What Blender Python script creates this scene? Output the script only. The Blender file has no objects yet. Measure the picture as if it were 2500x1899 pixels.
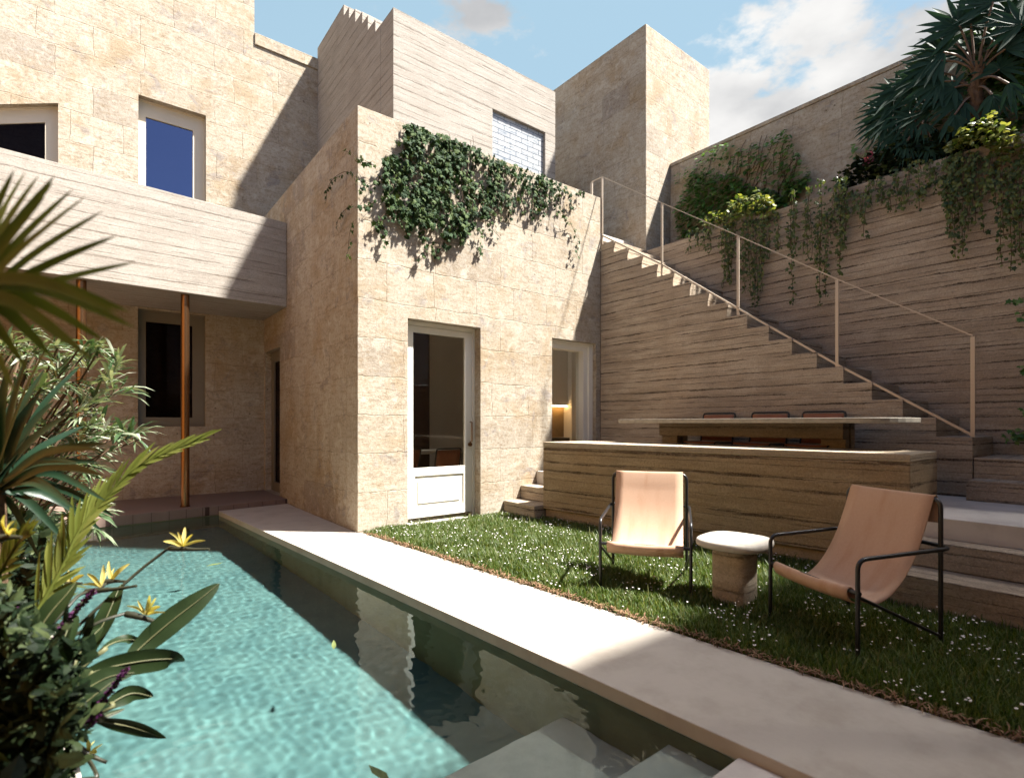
import bpy, math, random
import numpy as np
from mathutils import Vector, Matrix
random.seed(7)
rng = np.random.default_rng(11)
SC = bpy.context.scene
COL = SC.collection
CO, SI = .7859, .6184
TH = math.atan2(SI, CO)
CAMH = 1.2
F = 1300.0

def ab(b, a, z=0.0):
    """house frame (b along the facade, a away from it) -> world"""
    return Vector((b*CO - a*SI, b*SI + a*CO, z))
def ray(x, y):
    q = (x-1250)/F
    return q*CO+SI, -q*SI+CO, (1033-y)/F
def Pa(x, y, A):
    db, da, dz = ray(x, y); t = A/da
    return t*db, CAMH+t*dz
def Pb(x, y, B):
    db, da, dz = ray(x, y); t = B/db
    return t*da, CAMH+t*dz
def P3(x, y, Y):
    return Vector(((x-1250)/F*Y, Y, CAMH+(1033-y)/F*Y))
def Pg(x, y, z=0.0):
    Y = (CAMH-z)*F/(y-1033)
    return Vector(((x-1250)/F*Y, Y, z))

# ------------------------------------------------------------------ mesh builder
class MB:
    def __init__(s): s.v = []; s.f = []
    def add(s, vs, fs):
        o = len(s.v); s.v += [tuple(p) for p in vs]; s.f += [tuple(i+o for i in f) for f in fs]
    def poly(s, *pts): s.add(pts, [range(len(pts))])
    def box(s, b0, b1, a0, a1, z0, z1):
        s.prism([(b0, a0), (b1, a0), (b1, a1), (b0, a1)], z0, z1)
    def prism(s, pl, z0, z1):
        n = len(pl)
        vs = [(p[0], p[1], z0) for p in pl]+[(p[0], p[1], z1) for p in pl]
        fs = [tuple(range(n))[::-1], tuple(range(n, 2*n))]
        fs += [(i, (i+1) % n, n+(i+1) % n, n+i) for i in range(n)]
        s.add(vs, fs)
    def extrude(s, pts, vec):
        n = len(pts); vec = Vector(vec)
        vs = [Vector(p) for p in pts]; vs += [p+vec for p in vs[:n]]
        fs = [tuple(range(n))[::-1], tuple(range(n, 2*n))]
        fs += [(i, (i+1) % n, n+(i+1) % n, n+i) for i in range(n)]
        s.add(vs, fs)
    def panel(s, axis, p0, p1, u0, u1, z0, z1, holes=()):
        """wall panel between planes p0..p1 of axis 'a' or 'b', holes=(u0,u1,z0,z1)"""
        us = sorted({u0, u1, *[h[0] for h in holes], *[h[1] for h in holes]})
        zs = sorted({z0, z1, *[h[2] for h in holes], *[h[3] for h in holes]})
        us = [u for u in us if u0 <= u <= u1]; zs = [z for z in zs if z0 <= z <= z1]
        def solid(i, j):
            if i < 0 or j < 0 or i >= len(us)-1 or j >= len(zs)-1: return False
            um = (us[i]+us[i+1])/2; zm = (zs[j]+zs[j+1])/2
            return not any(h[0] < um < h[1] and h[2] < zm < h[3] for h in holes)
        m = (lambda u, p, z: (u, p, z)) if axis == 'a' else (lambda u, p, z: (p, u, z))
        idx = {}
        def V(i, j, k):
            if (i, j, k) not in idx:
                idx[(i, j, k)] = len(s.v); s.v.append(m(us[i], (p0, p1)[k], zs[j]))
            return idx[(i, j, k)]
        for i in range(len(us)-1):
            for j in range(len(zs)-1):
                if not solid(i, j): continue
                for k in (0, 1):
                    s.f.append((V(i, j, k), V(i+1, j, k), V(i+1, j+1, k), V(i, j+1, k)))
                for (di, dj, c) in ((-1, 0, ((i, j), (i, j+1))), (1, 0, ((i+1, j), (i+1, j+1))), (0, -1, ((i, j), (i+1, j))), (0, 1, ((i, j+1), (i+1, j+1)))):
                    if not solid(i+di, j+dj):
                        (A, B) = c
                        s.f.append((V(*A, 0), V(*B, 0), V(*B, 1), V(*A, 1)))
    def tube(s, pts, r, seg=10, closed=False):
        pts = [Vector(p) for p in pts]; n = len(pts)
        rs = r if isinstance(r, (list, tuple)) else [r]*n
        T = []
        for i in range(n):
            if closed: d = pts[(i+1) % n]-pts[i-1]
            else: d = pts[min(i+1, n-1)]-pts[max(i-1, 0)]
            T.append(d.normalized())
        ref = Vector((0, 0, 1)) if abs(T[0].z) < .9 else Vector((1, 0, 0))
        U = T[0].cross(ref).normalized()
        o = len(s.v)
        for i in range(n):
            U = (U-T[i]*U.dot(T[i])).normalized(); W = T[i].cross(U)
            for k in range(seg):
                an = 2*math.pi*k/seg
                s.v.append(tuple(pts[i]+(U*math.cos(an)+W*math.sin(an))*rs[i]))
        m = n if closed else n-1
        for i in range(m):
            for k in range(seg):
                k2 = (k+1) % seg; j = (i+1) % n
                s.f.append((o+i*seg+k, o+i*seg+k2, o+j*seg+k2, o+j*seg+k))
        if not closed:
            s.f.append(tuple(o+k for k in range(seg))[::-1]); s.f.append(tuple(o+(n-1)*seg+k for k in range(seg)))
    def blade(s, pts, ws, nh, fold=.15):
        """leaf strip: centre line, half widths, normal hint"""
        pts = [Vector(p) for p in pts]; nh = Vector(nh); n = len(pts); o = len(s.v)
        for i in range(n):
            t = (pts[min(i+1, n-1)]-pts[max(i-1, 0)]).normalized()
            sd = t.cross(nh)
            if sd.length < 1e-4: sd = t.cross(Vector((.3, .5, .8)))
            sd.normalize(); up = sd.cross(t)
            w = ws[i]
            s.v += [tuple(pts[i]-sd*w+up*w*fold), tuple(pts[i]), tuple(pts[i]+sd*w+up*w*fold)]
        for i in range(n-1):
            a = o+3*i
            s.f += [(a, a+1, a+4, a+3), (a+1, a+2, a+5, a+4)]
    def disc_leaf(s, c, d, nrm, size, shape):
        d = Vector(d).normalized(); nrm = Vector(nrm); sd = d.cross(nrm)
        if sd.length < 1e-4: sd = d.orthogonal()
        sd.normalize(); nn = sd.cross(d); o = len(s.v); c = Vector(c)
        s.v.append(tuple(c+d*(.42*size)))
        for (x, y, h) in shape: s.v.append(tuple(c+sd*(x*size)+d*(y*size)+nn*(h*size)))
        n = len(shape)
        s.f += [(o, o+1+i, o+1+(i+1) % n) for i in range(n)]

IVY = [(0, 0, -.05), (.42, -.05, -.12), (.3, .25, .0), (.5, .5, -.1), (.2, .6, 0), (0, 1, -.15), (-.2, .6, 0), (-.5, .5, -.1), (-.3, .25, 0), (-.42, -.05, -.12)]
OVAL = [(0, 0, 0), (.28, .25, -.06), (.3, .55, -.06), (0, 1, -.1), (-.3, .55, -.06), (-.28, .25, -.06)]
LANCE = [(0, 0, 0), (.13, .35, -.03), (.1, .7, -.05), (0, 1, -.12), (-.1, .7, -.05), (-.13, .35, -.03)]

# ------------------------------------------------------------------ objects
def smooth(me, ang=None):
    me.polygons.foreach_set('use_smooth', [True]*len(me.polygons))
    if ang is not None:
        try: me.set_sharp_from_angle(angle=math.radians(ang))
        except Exception: pass
def link(o, parent=None):
    COL.objects.link(o)
    if parent: o.parent = parent
    return o
def thing(name, label, cat, loc, rot=0.0, group=None):
    o = bpy.data.objects.new(name, None); o.empty_display_size = .2
    o.location = loc; o.rotation_euler = (0, 0, rot)
    o['label'] = label; o['category'] = cat
    if group: o['group'] = group
    return link(o)
def house_thing(name, label, cat, b, a, z=0.0, **k):
    o = thing(name, label, cat, ab(b, a, z), TH, **k); o['org'] = (b, a, z); return o
def mesh(name, mb, mat, shade=None, off=(0, 0, 0)):
    me = bpy.data.meshes.new(name)
    ox, oy, oz = off
    me.from_pydata([(x-ox, y-oy, z-oz) for x, y, z in mb.v], [], mb.f)
    me.validate(); me.update()
    if mat: me.materials.append(mat)
    if shade is not None: smooth(me, shade)
    return me
def fixn(me):
    import bmesh
    bm = bmesh.new(); bm.from_mesh(me); bmesh.ops.recalc_face_normals(bm, faces=bm.faces); bm.to_mesh(me); bm.free()
def part(name, mb, mat, parent, shade=None, bevel=0, off=None, label=None, fix=True):
    """child mesh; coordinates are those of the top thing's frame minus its origin"""
    top = parent
    while top.parent: top = top.parent
    if off is None: off = tuple(top['org']) if 'org' in top else (0, 0, 0)
    me = mesh(name, mb, mat, shade, off)
    if fix: fixn(me)
    o = bpy.data.objects.new(name, me); link(o, parent)
    if label: o['label'] = label
    if bevel:
        m = o.modifiers.new('bevel', 'BEVEL'); m.width = bevel; m.segments = 2; m.limit_method = 'ANGLE'; m.angle_limit = math.radians(40)
    return o
def struct(name, mb, mat, kind='structure', rot=TH, shade=None, bevel=0, label=None, cat=None, fix=True):
    me = mesh(name, mb, mat, shade)
    if fix: fixn(me)
    o = bpy.data.objects.new(name, me); o.rotation_euler = (0, 0, rot); link(o)
    o['kind'] = kind
    if label: o['label'] = label
    if cat: o['category'] = cat
    if bevel:
        m = o.modifiers.new('bevel', 'BEVEL'); m.width = bevel; m.segments = 2; m.limit_method = 'ANGLE'; m.angle_limit = math.radians(40)
    return o

# ------------------------------------------------------------------ materials
class NT:
    def __init__(s, name):
        s.m = bpy.data.materials.new(name); s.m.use_nodes = True
        s.t = s.m.node_tree; s.t.nodes.clear()
        s.out = s.n('ShaderNodeOutputMaterial')
    def n(s, typ, **k):
        nd = s.t.nodes.new(typ)
        for a, v in k.items(): setattr(nd, a, v)
        return nd
    def set(s, sock, v):
        if isinstance(v, bpy.types.NodeSocket): s.t.links.new(v, sock)
        elif v is not None:
            if sock.type == 'RGBA' and len(v) == 3: v = (*v, 1)
            sock.default_value = v
    def math(s, op, a, b=None, c=None, clamp=False):
        nd = s.n('ShaderNodeMath', operation=op, use_clamp=clamp)
        s.set(nd.inputs[0], a)
        if b is not None: s.set(nd.inputs[1], b)
        if c is not None: s.set(nd.inputs[2], c)
        return nd.outputs[0]
    def noise(s, vec, scale, detail=4, rough=.55, dist=0, dim='3D', w=None):
        nd = s.n('ShaderNodeTexNoise', noise_dimensions=dim)
        if dim == '1D': s.set(nd.inputs['W'], w)
        else: s.set(nd.inputs['Vector'], vec)
        nd.inputs['Scale'].default_value = scale; nd.inputs['Detail'].default_value = detail
        nd.inputs['Roughness'].default_value = rough; nd.inputs['Distortion'].default_value = dist
        return nd.outputs['Fac']
    def ramp(s, fac, lo, hi):
        nd = s.n('ShaderNodeMapRange'); nd.interpolation_type = 'SMOOTHSTEP'
        s.set(nd.inputs['Value'], fac); nd.inputs['From Min'].default_value = lo; nd.inputs['From Max'].default_value = hi
        return nd.outputs['Result']
    def mix(s, f, a, b, mode='MIX'):
        nd = s.n('ShaderNodeMix', data_type='RGBA', blend_type=mode)
        s.set(nd.inputs[0], f); s.set(nd.inputs[6], a); s.set(nd.inputs[7], b)
        return nd.outputs[2]
    def comb(s, x, y, z=0.0):
        nd = s.n('ShaderNodeCombineXYZ'); s.set(nd.inputs[0], x); s.set(nd.inputs[1], y); s.set(nd.inputs[2], z); return nd.outputs[0]
    def sep(s, v):
        nd = s.n('ShaderNodeSeparateXYZ'); s.set(nd.inputs[0], v); return nd.outputs
    def bump(s, h, strength, dist=.02, normal=None):
        nd = s.n('ShaderNodeBump'); nd.inputs['Strength'].default_value = strength; nd.inputs['Distance'].default_value = dist
        s.set(nd.inputs['Height'], h)
        if normal is not None: s.set(nd.inputs['Normal'], normal)
        return nd.outputs[0]
    def prin(s, col, rough=.8, normal=None, spec=.3, metal=0.0, **k):
        nd = s.n('ShaderNodeBsdfPrincipled')
        s.set(nd.inputs['Base Color'], col); s.set(nd.inputs['Roughness'], rough); s.set(nd.inputs['Metallic'], metal)
        nd.inputs['Specular IOR Level'].default_value = spec
        if normal is not None: s.set(nd.inputs['Normal'], normal)
        return nd.outputs[0]
    def done(s, sh):
        s.t.links.new(sh, s.out.inputs[0]); return s.m
    def uv(s, swap=False):
        """(u along the face, v up) from object space, plus the raw coordinate"""
        tc = s.n('ShaderNodeTexCoord'); P = s.sep(tc.outputs['Object']); N = s.sep(tc.outputs['Normal'])
        mx = s.math('GREATER_THAN', s.math('ABSOLUTE', N[0]), .7)
        mz = s.math('GREATER_THAN', s.math('ABSOLUTE', N[2]), .7)
        if swap: mx = s.math('MAXIMUM', mx, mz)
        u = s.math('ADD', s.math('MULTIPLY', P[0], s.math('SUBTRACT', 1.0, mx)), s.math('MULTIPLY', s.math('ADD', P[1], 17.3), mx))
        v = s.math('ADD', s.math('MULTIPLY', P[2], s.math('SUBTRACT', 1.0, mz)), s.math('MULTIPLY', P[0 if swap else 1], mz))
        return u, v, tc.outputs['Object']

K = .60     # overall stone reflectance
def sc(c, k=K): return tuple(x*k for x in c)
def m_limestone(name, c1, c2, warm=(.48, .315, .14), grey=(.42, .385, .37)):
    t = NT(name); u, v, P = t.uv()
    d1 = t.noise(P, 2.2, 3); d2 = t.noise(P, 9, 3)
    uu = t.math('ADD', t.math('ADD', u, t.math('MULTIPLY', t.math('SUBTRACT', d1, .5), .09)), t.math('MULTIPLY', t.math('SUBTRACT', d2, .5), .03))
    vv = t.math('ADD', t.math('ADD', v, t.math('MULTIPLY', t.math('SUBTRACT', d1, .5), .07)), t.math('MULTIPLY', t.math('SUBTRACT', d2, .5), .04))
    br = t.n('ShaderNodeTexBrick'); br.offset = .43; br.squash = .62; br.squash_frequency = 3
    t.set(br.inputs['Vector'], t.comb(uu, vv))
    for k, val in (('Scale', 1), ('Mortar Size', .007), ('Mortar Smooth', .8), ('Bias', 0), ('Brick Width', .98), ('Row Height', .43)): br.inputs[k].default_value = val
    br.inputs['Color1'].default_value = (0, 0, 0, 1); br.inputs['Color2'].default_value = (1, 1, 1, 1); br.inputs['Mortar'].default_value = (.5, .5, .5, 1)
    blk = br.outputs['Color']; mort = br.outputs['Fac']
    col = t.mix(t.math('MULTIPLY', blk, .8), sc(c1), sc(c2))
    odd = t.n('ShaderNodeMapRange'); t.set(odd.inputs['Value'], blk); odd.inputs['From Min'].default_value = .84; odd.inputs['From Max'].default_value = .97
    col = t.mix(t.math('MULTIPLY', odd.outputs[0], .5), col, sc(grey))
    n1 = t.noise(P, 1.3, 6, .68)
    col = t.mix(t.math('MULTIPLY', t.ramp(n1, .46, .68), .52), col, sc(warm))
    gp = t.noise(P, 3.4, 6, .7, .8)
    col = t.mix(t.math('MULTIPLY', t.ramp(gp, .55, .66), .7), col, sc(grey))
    hz = t.noise(t.comb(t.math('MULTIPLY', u, 2.0), t.math('MULTIPLY', v, 9.0)), 2.5, 8, .72)      # bedding marks
    col = t.mix(t.math('MULTIPLY', t.ramp(hz, .48, .64), .48), col, sc((.39, .29, .18)))
    vst = t.noise(t.comb(t.math('MULTIPLY', u, 9.0), t.math('MULTIPLY', v, 2.6)), 2.4, 7, .75)
    col = t.mix(t.math('MULTIPLY', t.ramp(vst, .52, .72), .36), col, sc((.36, .25, .14)))
    fine = t.noise(P, 30, 8, .8)
    col = t.mix(t.math('MULTIPLY', t.ramp(fine, .48, .63), .55), col, sc((.29, .195, .105)))
    vn = t.math('ABSOLUTE', t.math('SUBTRACT', t.noise(t.comb(t.math('MULTIPLY', u, 1.6), t.math('MULTIPLY', v, 4.2), 4.4), 1.5, 9, .68, .5), .5))
    vein = t.math('MULTIPLY', t.math('SUBTRACT', 1.0, t.ramp(vn, .0, .022)), t.ramp(t.noise(P, 1.7, 3), .42, .6))
    col = t.mix(t.math('MULTIPLY', vein, .5), col, sc((.22, .14, .075)))
    pale = t.noise(P, 6, 8, .75, .6)
    col = t.mix(t.math('MULTIPLY', t.ramp(pale, .50, .66), .65), col, sc((.80, .73, .61)))
    jm = t.math('MULTIPLY', mort, t.ramp(t.noise(P, 2.7, 6, .7), .34, .56))
    col = t.mix(t.math('MULTIPLY', jm, .45), col, sc((.25, .18, .11)))
    vo = t.n('ShaderNodeTexVoronoi'); t.set(vo.inputs['Vector'], P); vo.inputs['Scale'].default_value = 4.5
    pit = t.math('MULTIPLY', t.math('LESS_THAN', vo.outputs['Distance'], .055), t.math('GREATER_THAN', t.noise(P, 2.7, 2), .53))
    pit2 = t.math('MULTIPLY', t.ramp(t.noise(t.comb(t.math('MULTIPLY', u, 8), t.math('MULTIPLY', v, 16)), 2.2, 6, .75), .66, .74), .6)
    pit = t.math('MAXIMUM', pit, pit2)
    col = t.mix(t.math('MULTIPLY', pit, .75), col, sc((.15, .10, .06)))
    h = t.math('ADD', t.math('MULTIPLY', fine, .7), t.math('MULTIPLY', t.noise(P, 12, 8, .75), 1.1))
    h = t.math('SUBTRACT', h, t.math('ADD', t.math('MULTIPLY', jm, .7), t.math('ADD', pit, t.math('MULTIPLY', hz, .4))))
    h = t.math('ADD', h, t.math('MULTIPLY', blk, .12))
    return t.done(t.prin(col, .92, t.bump(h, .5, .014), .12))

def m_strata(name, base, dark, line=(.12, .08, .05), warm=None, dens=8.0, lines=.85, swap=False, bmp=.6):
    t = NT(name); u, v, P = t.uv(swap)
    wob = t.noise(P, .9, 3); wob2 = t.noise(P, 8, 6, .65)
    vv = t.math('ADD', v, t.math('ADD', t.math('MULTIPLY', t.math('SUBTRACT', wob, .5), .03), t.math('MULTIPLY', t.math('SUBTRACT', wob2, .5), .010)))
    rag = t.noise(t.comb(t.math('MULTIPLY', u, 1.0), v, 3.1), 30, 7, .8)
    vr = t.math('ADD', vv, t.math('MULTIPLY', t.math('SUBTRACT', rag, .5), .034))
    lay = t.noise(t.comb(t.math('MULTIPLY', u, .75), t.math('MULTIPLY', vv, 5.5)), 1.6, 8, .7)
    lay2 = t.noise(t.comb(t.math('MULTIPLY', u, 2.5), t.math('MULTIPLY', vv, 22)), 1.5, 7, .7)
    col = t.mix(t.ramp(lay, .38, .62), sc(base), sc(dark))
    col = t.mix(t.math('MULTIPLY', t.ramp(lay2, .47, .62), .28), col, sc(dark, K*.82))
    if warm: col = t.mix(t.math('MULTIPLY', t.ramp(t.noise(P, 1.4, 5, .6), .45, .7), .6), col, sc(warm))
    def lineset(d, thr, gain, us, off):
        vo = t.n('ShaderNodeTexVoronoi', voronoi_dimensions='1D', feature='DISTANCE_TO_EDGE')
        t.set(vo.inputs['W'], t.math('ADD', t.math('MULTIPLY', vr, d), off)); vo.inputs['Scale'].default_value = 1
        wid = t.math('MULTIPLY', t.math('SUBTRACT', t.noise(t.comb(t.math('MULTIPLY', u, us), t.math('MULTIPLY', vv, 6), off), 2.2, 9, .8), thr), gain)
        return t.ramp(t.math('SUBTRACT', wid, vo.outputs['Distance']), -.015, .05)
    crs = t.math('MAXIMUM', lineset(dens*.9, .42, .60, .7, 0.0), t.math('MULTIPLY', lineset(dens*1.7, .42, .50, 1.1, 7.7), .6))
    col = t.mix(t.math('MULTIPLY', crs, lines), col, sc(line))
    blot = t.noise(P, 2.6, 7, .7, .5)
    col = t.mix(t.math('MULTIPLY', t.ramp(blot, .46, .66), .45), col, sc(dark, K*.8))
    fine = t.noise(P, 48, 6, .85)
    col = t.mix(t.math('MULTIPLY', t.ramp(fine, .47, .62), .6), col, sc(dark, K*.68))
    col = t.mix(t.math('MULTIPLY', t.ramp(t.noise(P, 75, 4, .8), .52, .66), .4), col, sc(base, K*1.35))
    pale = t.noise(t.comb(t.math('MULTIPLY', u, 2.5), t.math('MULTIPLY', vv, 6)), 3, 7, .78)
    col = t.mix(t.math('MULTIPLY', t.ramp(pale, .55, .72), .35), col, sc(base, K*1.25))
    pit = t.math('MULTIPLY', t.ramp(t.noise(t.comb(t.math('MULTIPLY', u, 7), t.math('MULTIPLY', vv, 17)), 2.4, 7, .8), .61, .69), .75*lines)
    col = t.mix(pit, col, sc(line))
    h = t.math('SUBTRACT', t.math('ADD', t.math('MULTIPLY', fine, .6), t.math('MULTIPLY', lay2, .8)), t.math('MULTIPLY', t.math('ADD', crs, pit), 1.0))
    return t.done(t.prin(col, .9, t.bump(h, bmp, .014), .12))

def m_plain(name, col, rough=.5, var=.12, scale=6, bump=.15, spec=.4, metal=0.0, dark=None):
    t = NT(name); tc = t.n('ShaderNodeTexCoord'); P = tc.outputs['Object']
    n = t.noise(P, scale, 6, .65)
    d = dark or tuple(c*(1-3*var) for c in col)
    c = t.mix(t.ramp(n, .4, .75), col, d)
    return t.done(t.prin(c, rough, t.bump(t.noise(P, scale*9, 4, .6), bump, .004), spec, metal))

def m_leaf(name, cols, rough=.4, trans=.3, spec=.4, vein=0.0):
    t = NT(name); g = t.n('ShaderNodeNewGeometry'); r = g.outputs['Random Per Island']
    cr = t.n('ShaderNodeValToRGB'); t.set(cr.inputs[0], r)
    el = cr.color_ramp.elements
    el[0].position = 0; el[0].color = (*cols[0], 1); el[1].position = 1; el[1].color = (*cols[-1], 1)
    for i, c in enumerate(cols[1:-1]):
        e = el.new((i+1)/(len(cols)-1)); e.color = (*c, 1)
    tc = t.n('ShaderNodeTexCoord')
    n = t.noise(tc.outputs['Object'], 14, 4)
    c = t.mix(t.math('MULTIPLY', t.ramp(n, .4, .7), .3), cr.outputs[0], tuple(x*.55 for x in cols[0]))
    p = t.prin(c, rough, t.bump(t.noise(tc.outputs['Object'], 60, 2), .12, .004), spec)
    tr = t.n('ShaderNodeBsdfTranslucent'); t.set(tr.inputs[0], t.mix(1.0, c, (1.0, 1.0, .45), 'MULTIPLY'))
    mx = t.n('ShaderNodeMixShader'); mx.inputs[0].default_value = trans
    t.t.links.new(p, mx.inputs[1]); t.t.links.new(tr.outputs[0], mx.inputs[2])
    return t.done(mx.outputs[0])

def m_glass(name, tint=(.8, .8, .78), refl=(1, 1, 1), base=.04, rough=.0):
    t = NT(name); lw_ = t.n('ShaderNodeLayerWeight'); f = t.math('ADD', t.math('MULTIPLY', t.math('POWER', lw_.outputs['Facing'], 5.0), .9), base+.035, clamp=True)
    a = t.n('ShaderNodeBsdfTransparent'); a.inputs[0].default_value = (*tint, 1)
    g = t.n('ShaderNodeBsdfGlossy'); g.inputs['Color'].default_value = (*refl, 1); g.inputs['Roughness'].default_value = rough
    mx = t.n('ShaderNodeMixShader'); t.set(mx.inputs[0], f); t.t.links.new(a.outputs[0], mx.inputs[1]); t.t.links.new(g.outputs[0], mx.inputs[2])
    return t.done(mx.outputs[0])

M = {}
M['lime'] = m_limestone('limestone_block', (.69, .62, .51), (.595, .515, .40))
M['conc'] = m_strata('rammed_concrete', (.78, .655, .505), (.56, .45, .335), line=(.10, .068, .045), warm=(.70, .55, .395), dens=8, lines=1.0)
M['conc_lit'] = None
M['conc_swap'] = m_strata('rammed_concrete_steps', (.70, .57, .44), (.46, .36, .27), warm=(.52, .40, .29), dens=11, swap=True)
M['conc_pale'] = m_strata('pale_board_concrete', (.62, .57, .505), (.53, .475, .41), line=(.20, .15, .11), lines=.7, dens=6.5, bmp=.4)
M['conc_gold'] = m_strata('golden_rammed_earth', (.64, .49, .315), (.47, .345, .21), line=(.11, .07, .042), warm=(.54, .38, .22), dens=6, lines=1.0)
M['stone_path'] = m_plain('pale_paving', (.44, .40, .345), .75, .05, 3.5, .3, .2, dark=(.36, .32, .27))
M['tread'] = m_plain('pale_step_stone', (.52, .48, .44), .8, .06, 5, .2, .2)
M['white'] = m_plain('white_paint', (.72, .70, .63), .45, .015, 3, .04, .4)
M['cream'] = m_plain('cream_window_frame', (.64, .57, .45), .5, .02, 3, .04, .35)
M['frame_grey'] = m_plain('grey_green_frame', (.17, .15, .115), .5, .03, 3, .04, .35)
M['black'] = m_plain('black_steel', (.012, .012, .013), .35, .05, 8, .02, .5)
M['rail'] = m_plain('beige_metal', (.50, .42, .33), .45, .03, 8, .02, .4, .2)
M['copper'] = None
M['soil'] = m_plain('soil', (.07, .045, .028), .95, .15, 12, .8, .1)
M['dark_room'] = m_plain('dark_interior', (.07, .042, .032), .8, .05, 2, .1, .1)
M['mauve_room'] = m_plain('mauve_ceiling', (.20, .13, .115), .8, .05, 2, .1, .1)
M['room'] = m_plain('interior_plaster', (.84, .78, .70), .85, .03, 2, .1, .1)
M['cab'] = m_plain('cabinet_white', (.76, .72, .66), .5, .02, 2, .05, .3)
M['orange'] = m_plain('orange_leather', (.30, .115, .055), .55, .06, 6, .1, .3)
M['table'] = m_plain('table_stone', (.40, .37, .32), .6, .08, 9, .2, .3)
M['dark_stone'] = m_strata('dark_table_base', (.56, .45, .32), (.44, .34, .23), dens=6)
M['glass'] = m_glass('door_glass', (.90, .88, .84), (1, 1, 1), -.018)
M['glass_blue'] = m_glass('blue_reflecting_glass', (.30, .30, .30), (.26, .32, .55), .36)
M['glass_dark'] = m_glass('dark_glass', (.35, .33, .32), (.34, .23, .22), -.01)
M['trunk'] = m_plain('palm_trunk', (.15, .095, .06), .9, .2, 20, .9, .1)
M['stem'] = m_plain('green_stem', (.10, .10, .045), .6, .1, 10, .2, .3)
M['vine_stem'] = m_plain('woody_stem', (.10, .065, .04), .8, .1, 10, .2, .2)

def m_sky():
    t = NT('added_skylight_glass'); a = t.n('ShaderNodeBsdfTransparent'); a.inputs[0].default_value = (.9, .92, .92, 1); b = t.n('ShaderNodeBsdfTranslucent'); b.inputs[0].default_value = (.9, .9, .88, 1)
    mx = t.n('ShaderNodeMixShader'); mx.inputs[0].default_value = .5; t.t.links.new(a.outputs[0], mx.inputs[1]); t.t.links.new(b.outputs[0], mx.inputs[2]); return t.done(mx.outputs[0])
M['added_skylight'] = m_sky()  # pane of the skylight added to light the room
def m_copper():
    t = NT('polished_copper'); tc = t.n('ShaderNodeTexCoord'); S = t.sep(tc.outputs['Object'])
    n = t.noise(t.comb(t.math('MULTIPLY', S[0], 60), t.math('MULTIPLY', S[1], 60), t.math('MULTIPLY', S[2], .6)), 1, 3)
    return t.done(t.prin(t.mix(n, (.30, .17, .085), (.20, .105, .05)), t.math('ADD', t.math('MULTIPLY', n, .15), .18), t.bump(n, .1, .004), .5, .92))
M['copper'] = m_copper()
def m_deck():
    t = NT('reddish_deck'); u, v, P = t.uv(); S = t.sep(P)
    fr = t.math('FRACT', t.math('MULTIPLY', S[1], 7.2)); gap = t.math('LESS_THAN', fr, .05)
    n = t.noise(t.comb(t.math('MULTIPLY', S[0], 1.5), t.math('MULTIPLY', S[1], 20), S[2]), 2, 6)
    c = t.mix(n, (.24, .17, .14), (.16, .11, .09)); c = t.mix(gap, c, (.05, .03, .025))
    fb = t.math('LESS_THAN', t.math('FRACT', t.math('MULTIPLY', S[0], 5.2)), .04)
    N = t.sep(t.n('ShaderNodeTexCoord').outputs['Normal'])
    side = t.math('LESS_THAN', t.math('ABSOLUTE', N[2]), .5)
    c = t.mix(t.math('MULTIPLY', fb, side), c, (.09, .06, .05))
    return t.done(t.prin(c, .6, t.bump(t.math('SUBTRACT', n, gap), .3, .006), .3))
M['deck'] = m_deck()
def m_sling():
    t = NT('peach_canvas'); tc = t.n('ShaderNodeTexCoord'); P = tc.outputs['Object']; S = t.sep(P)
    weave = t.math('MULTIPLY', t.math('SINE', t.math('MULTIPLY', S[0], 900)), t.math('SINE', t.math('MULTIPLY', S[2], 900)))
    st = t.noise(t.comb(t.math('MULTIPLY', S[0], 7), t.math('MULTIPLY', S[2], 1.6)), 1.2, 4)
    c = t.mix(t.ramp(st, .45, .75), (.60, .415, .30), (.52, .325, .215))
    c = t.mix(t.math('MULTIPLY', t.noise(P, 90, 3), .35), c, (.38, .22, .13))
    p = t.prin(c, .85, t.bump(t.math('ADD', weave, t.math('MULTIPLY', t.noise(P, 120, 2), 2)), .12, .002), .15)
    tr = t.n('ShaderNodeBsdfTranslucent'); t.set(tr.inputs[0], c)
    mx = t.n('ShaderNodeMixShader'); mx.inputs[0].default_value = .18
    t.t.links.new(p, mx.inputs[1]); t.t.links.new(tr.outputs[0], mx.inputs[2])
    return t.done(mx.outputs[0])
M['sling'] = m_sling()
def m_pool():
    t = NT('turquoise_pool_plaster'); P = t.n('ShaderNodeTexCoord').outputs['Object']
    n = t.noise(P, 2.5, 5); n2 = t.noise(P, 12, 4)
    c = t.mix(t.ramp(n, .38, .62), (.082, .144, .142), (.062, .117, .119))
    c = t.mix(t.math('MULTIPLY', t.ramp(n2, .5, .75), .3), c, (.092, .16, .15))
    return t.done(t.prin(c, .8, None, .2))
M['pool'] = m_pool()
M['pool_wall'] = m_plain('olive_pool_wall', (.16, .15, .085), .8, .08, 4, .2, .2)
def m_water():
    t = NT('pool_water'); g = t.n('ShaderNodeBsdfGlass'); g.inputs['Color'].default_value = (.86, .965, .95, 1); g.inputs['Roughness'].default_value = 0; g.inputs['IOR'].default_value = 1.33
    return t.done(g.outputs[0])
M['water'] = m_water()
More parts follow.
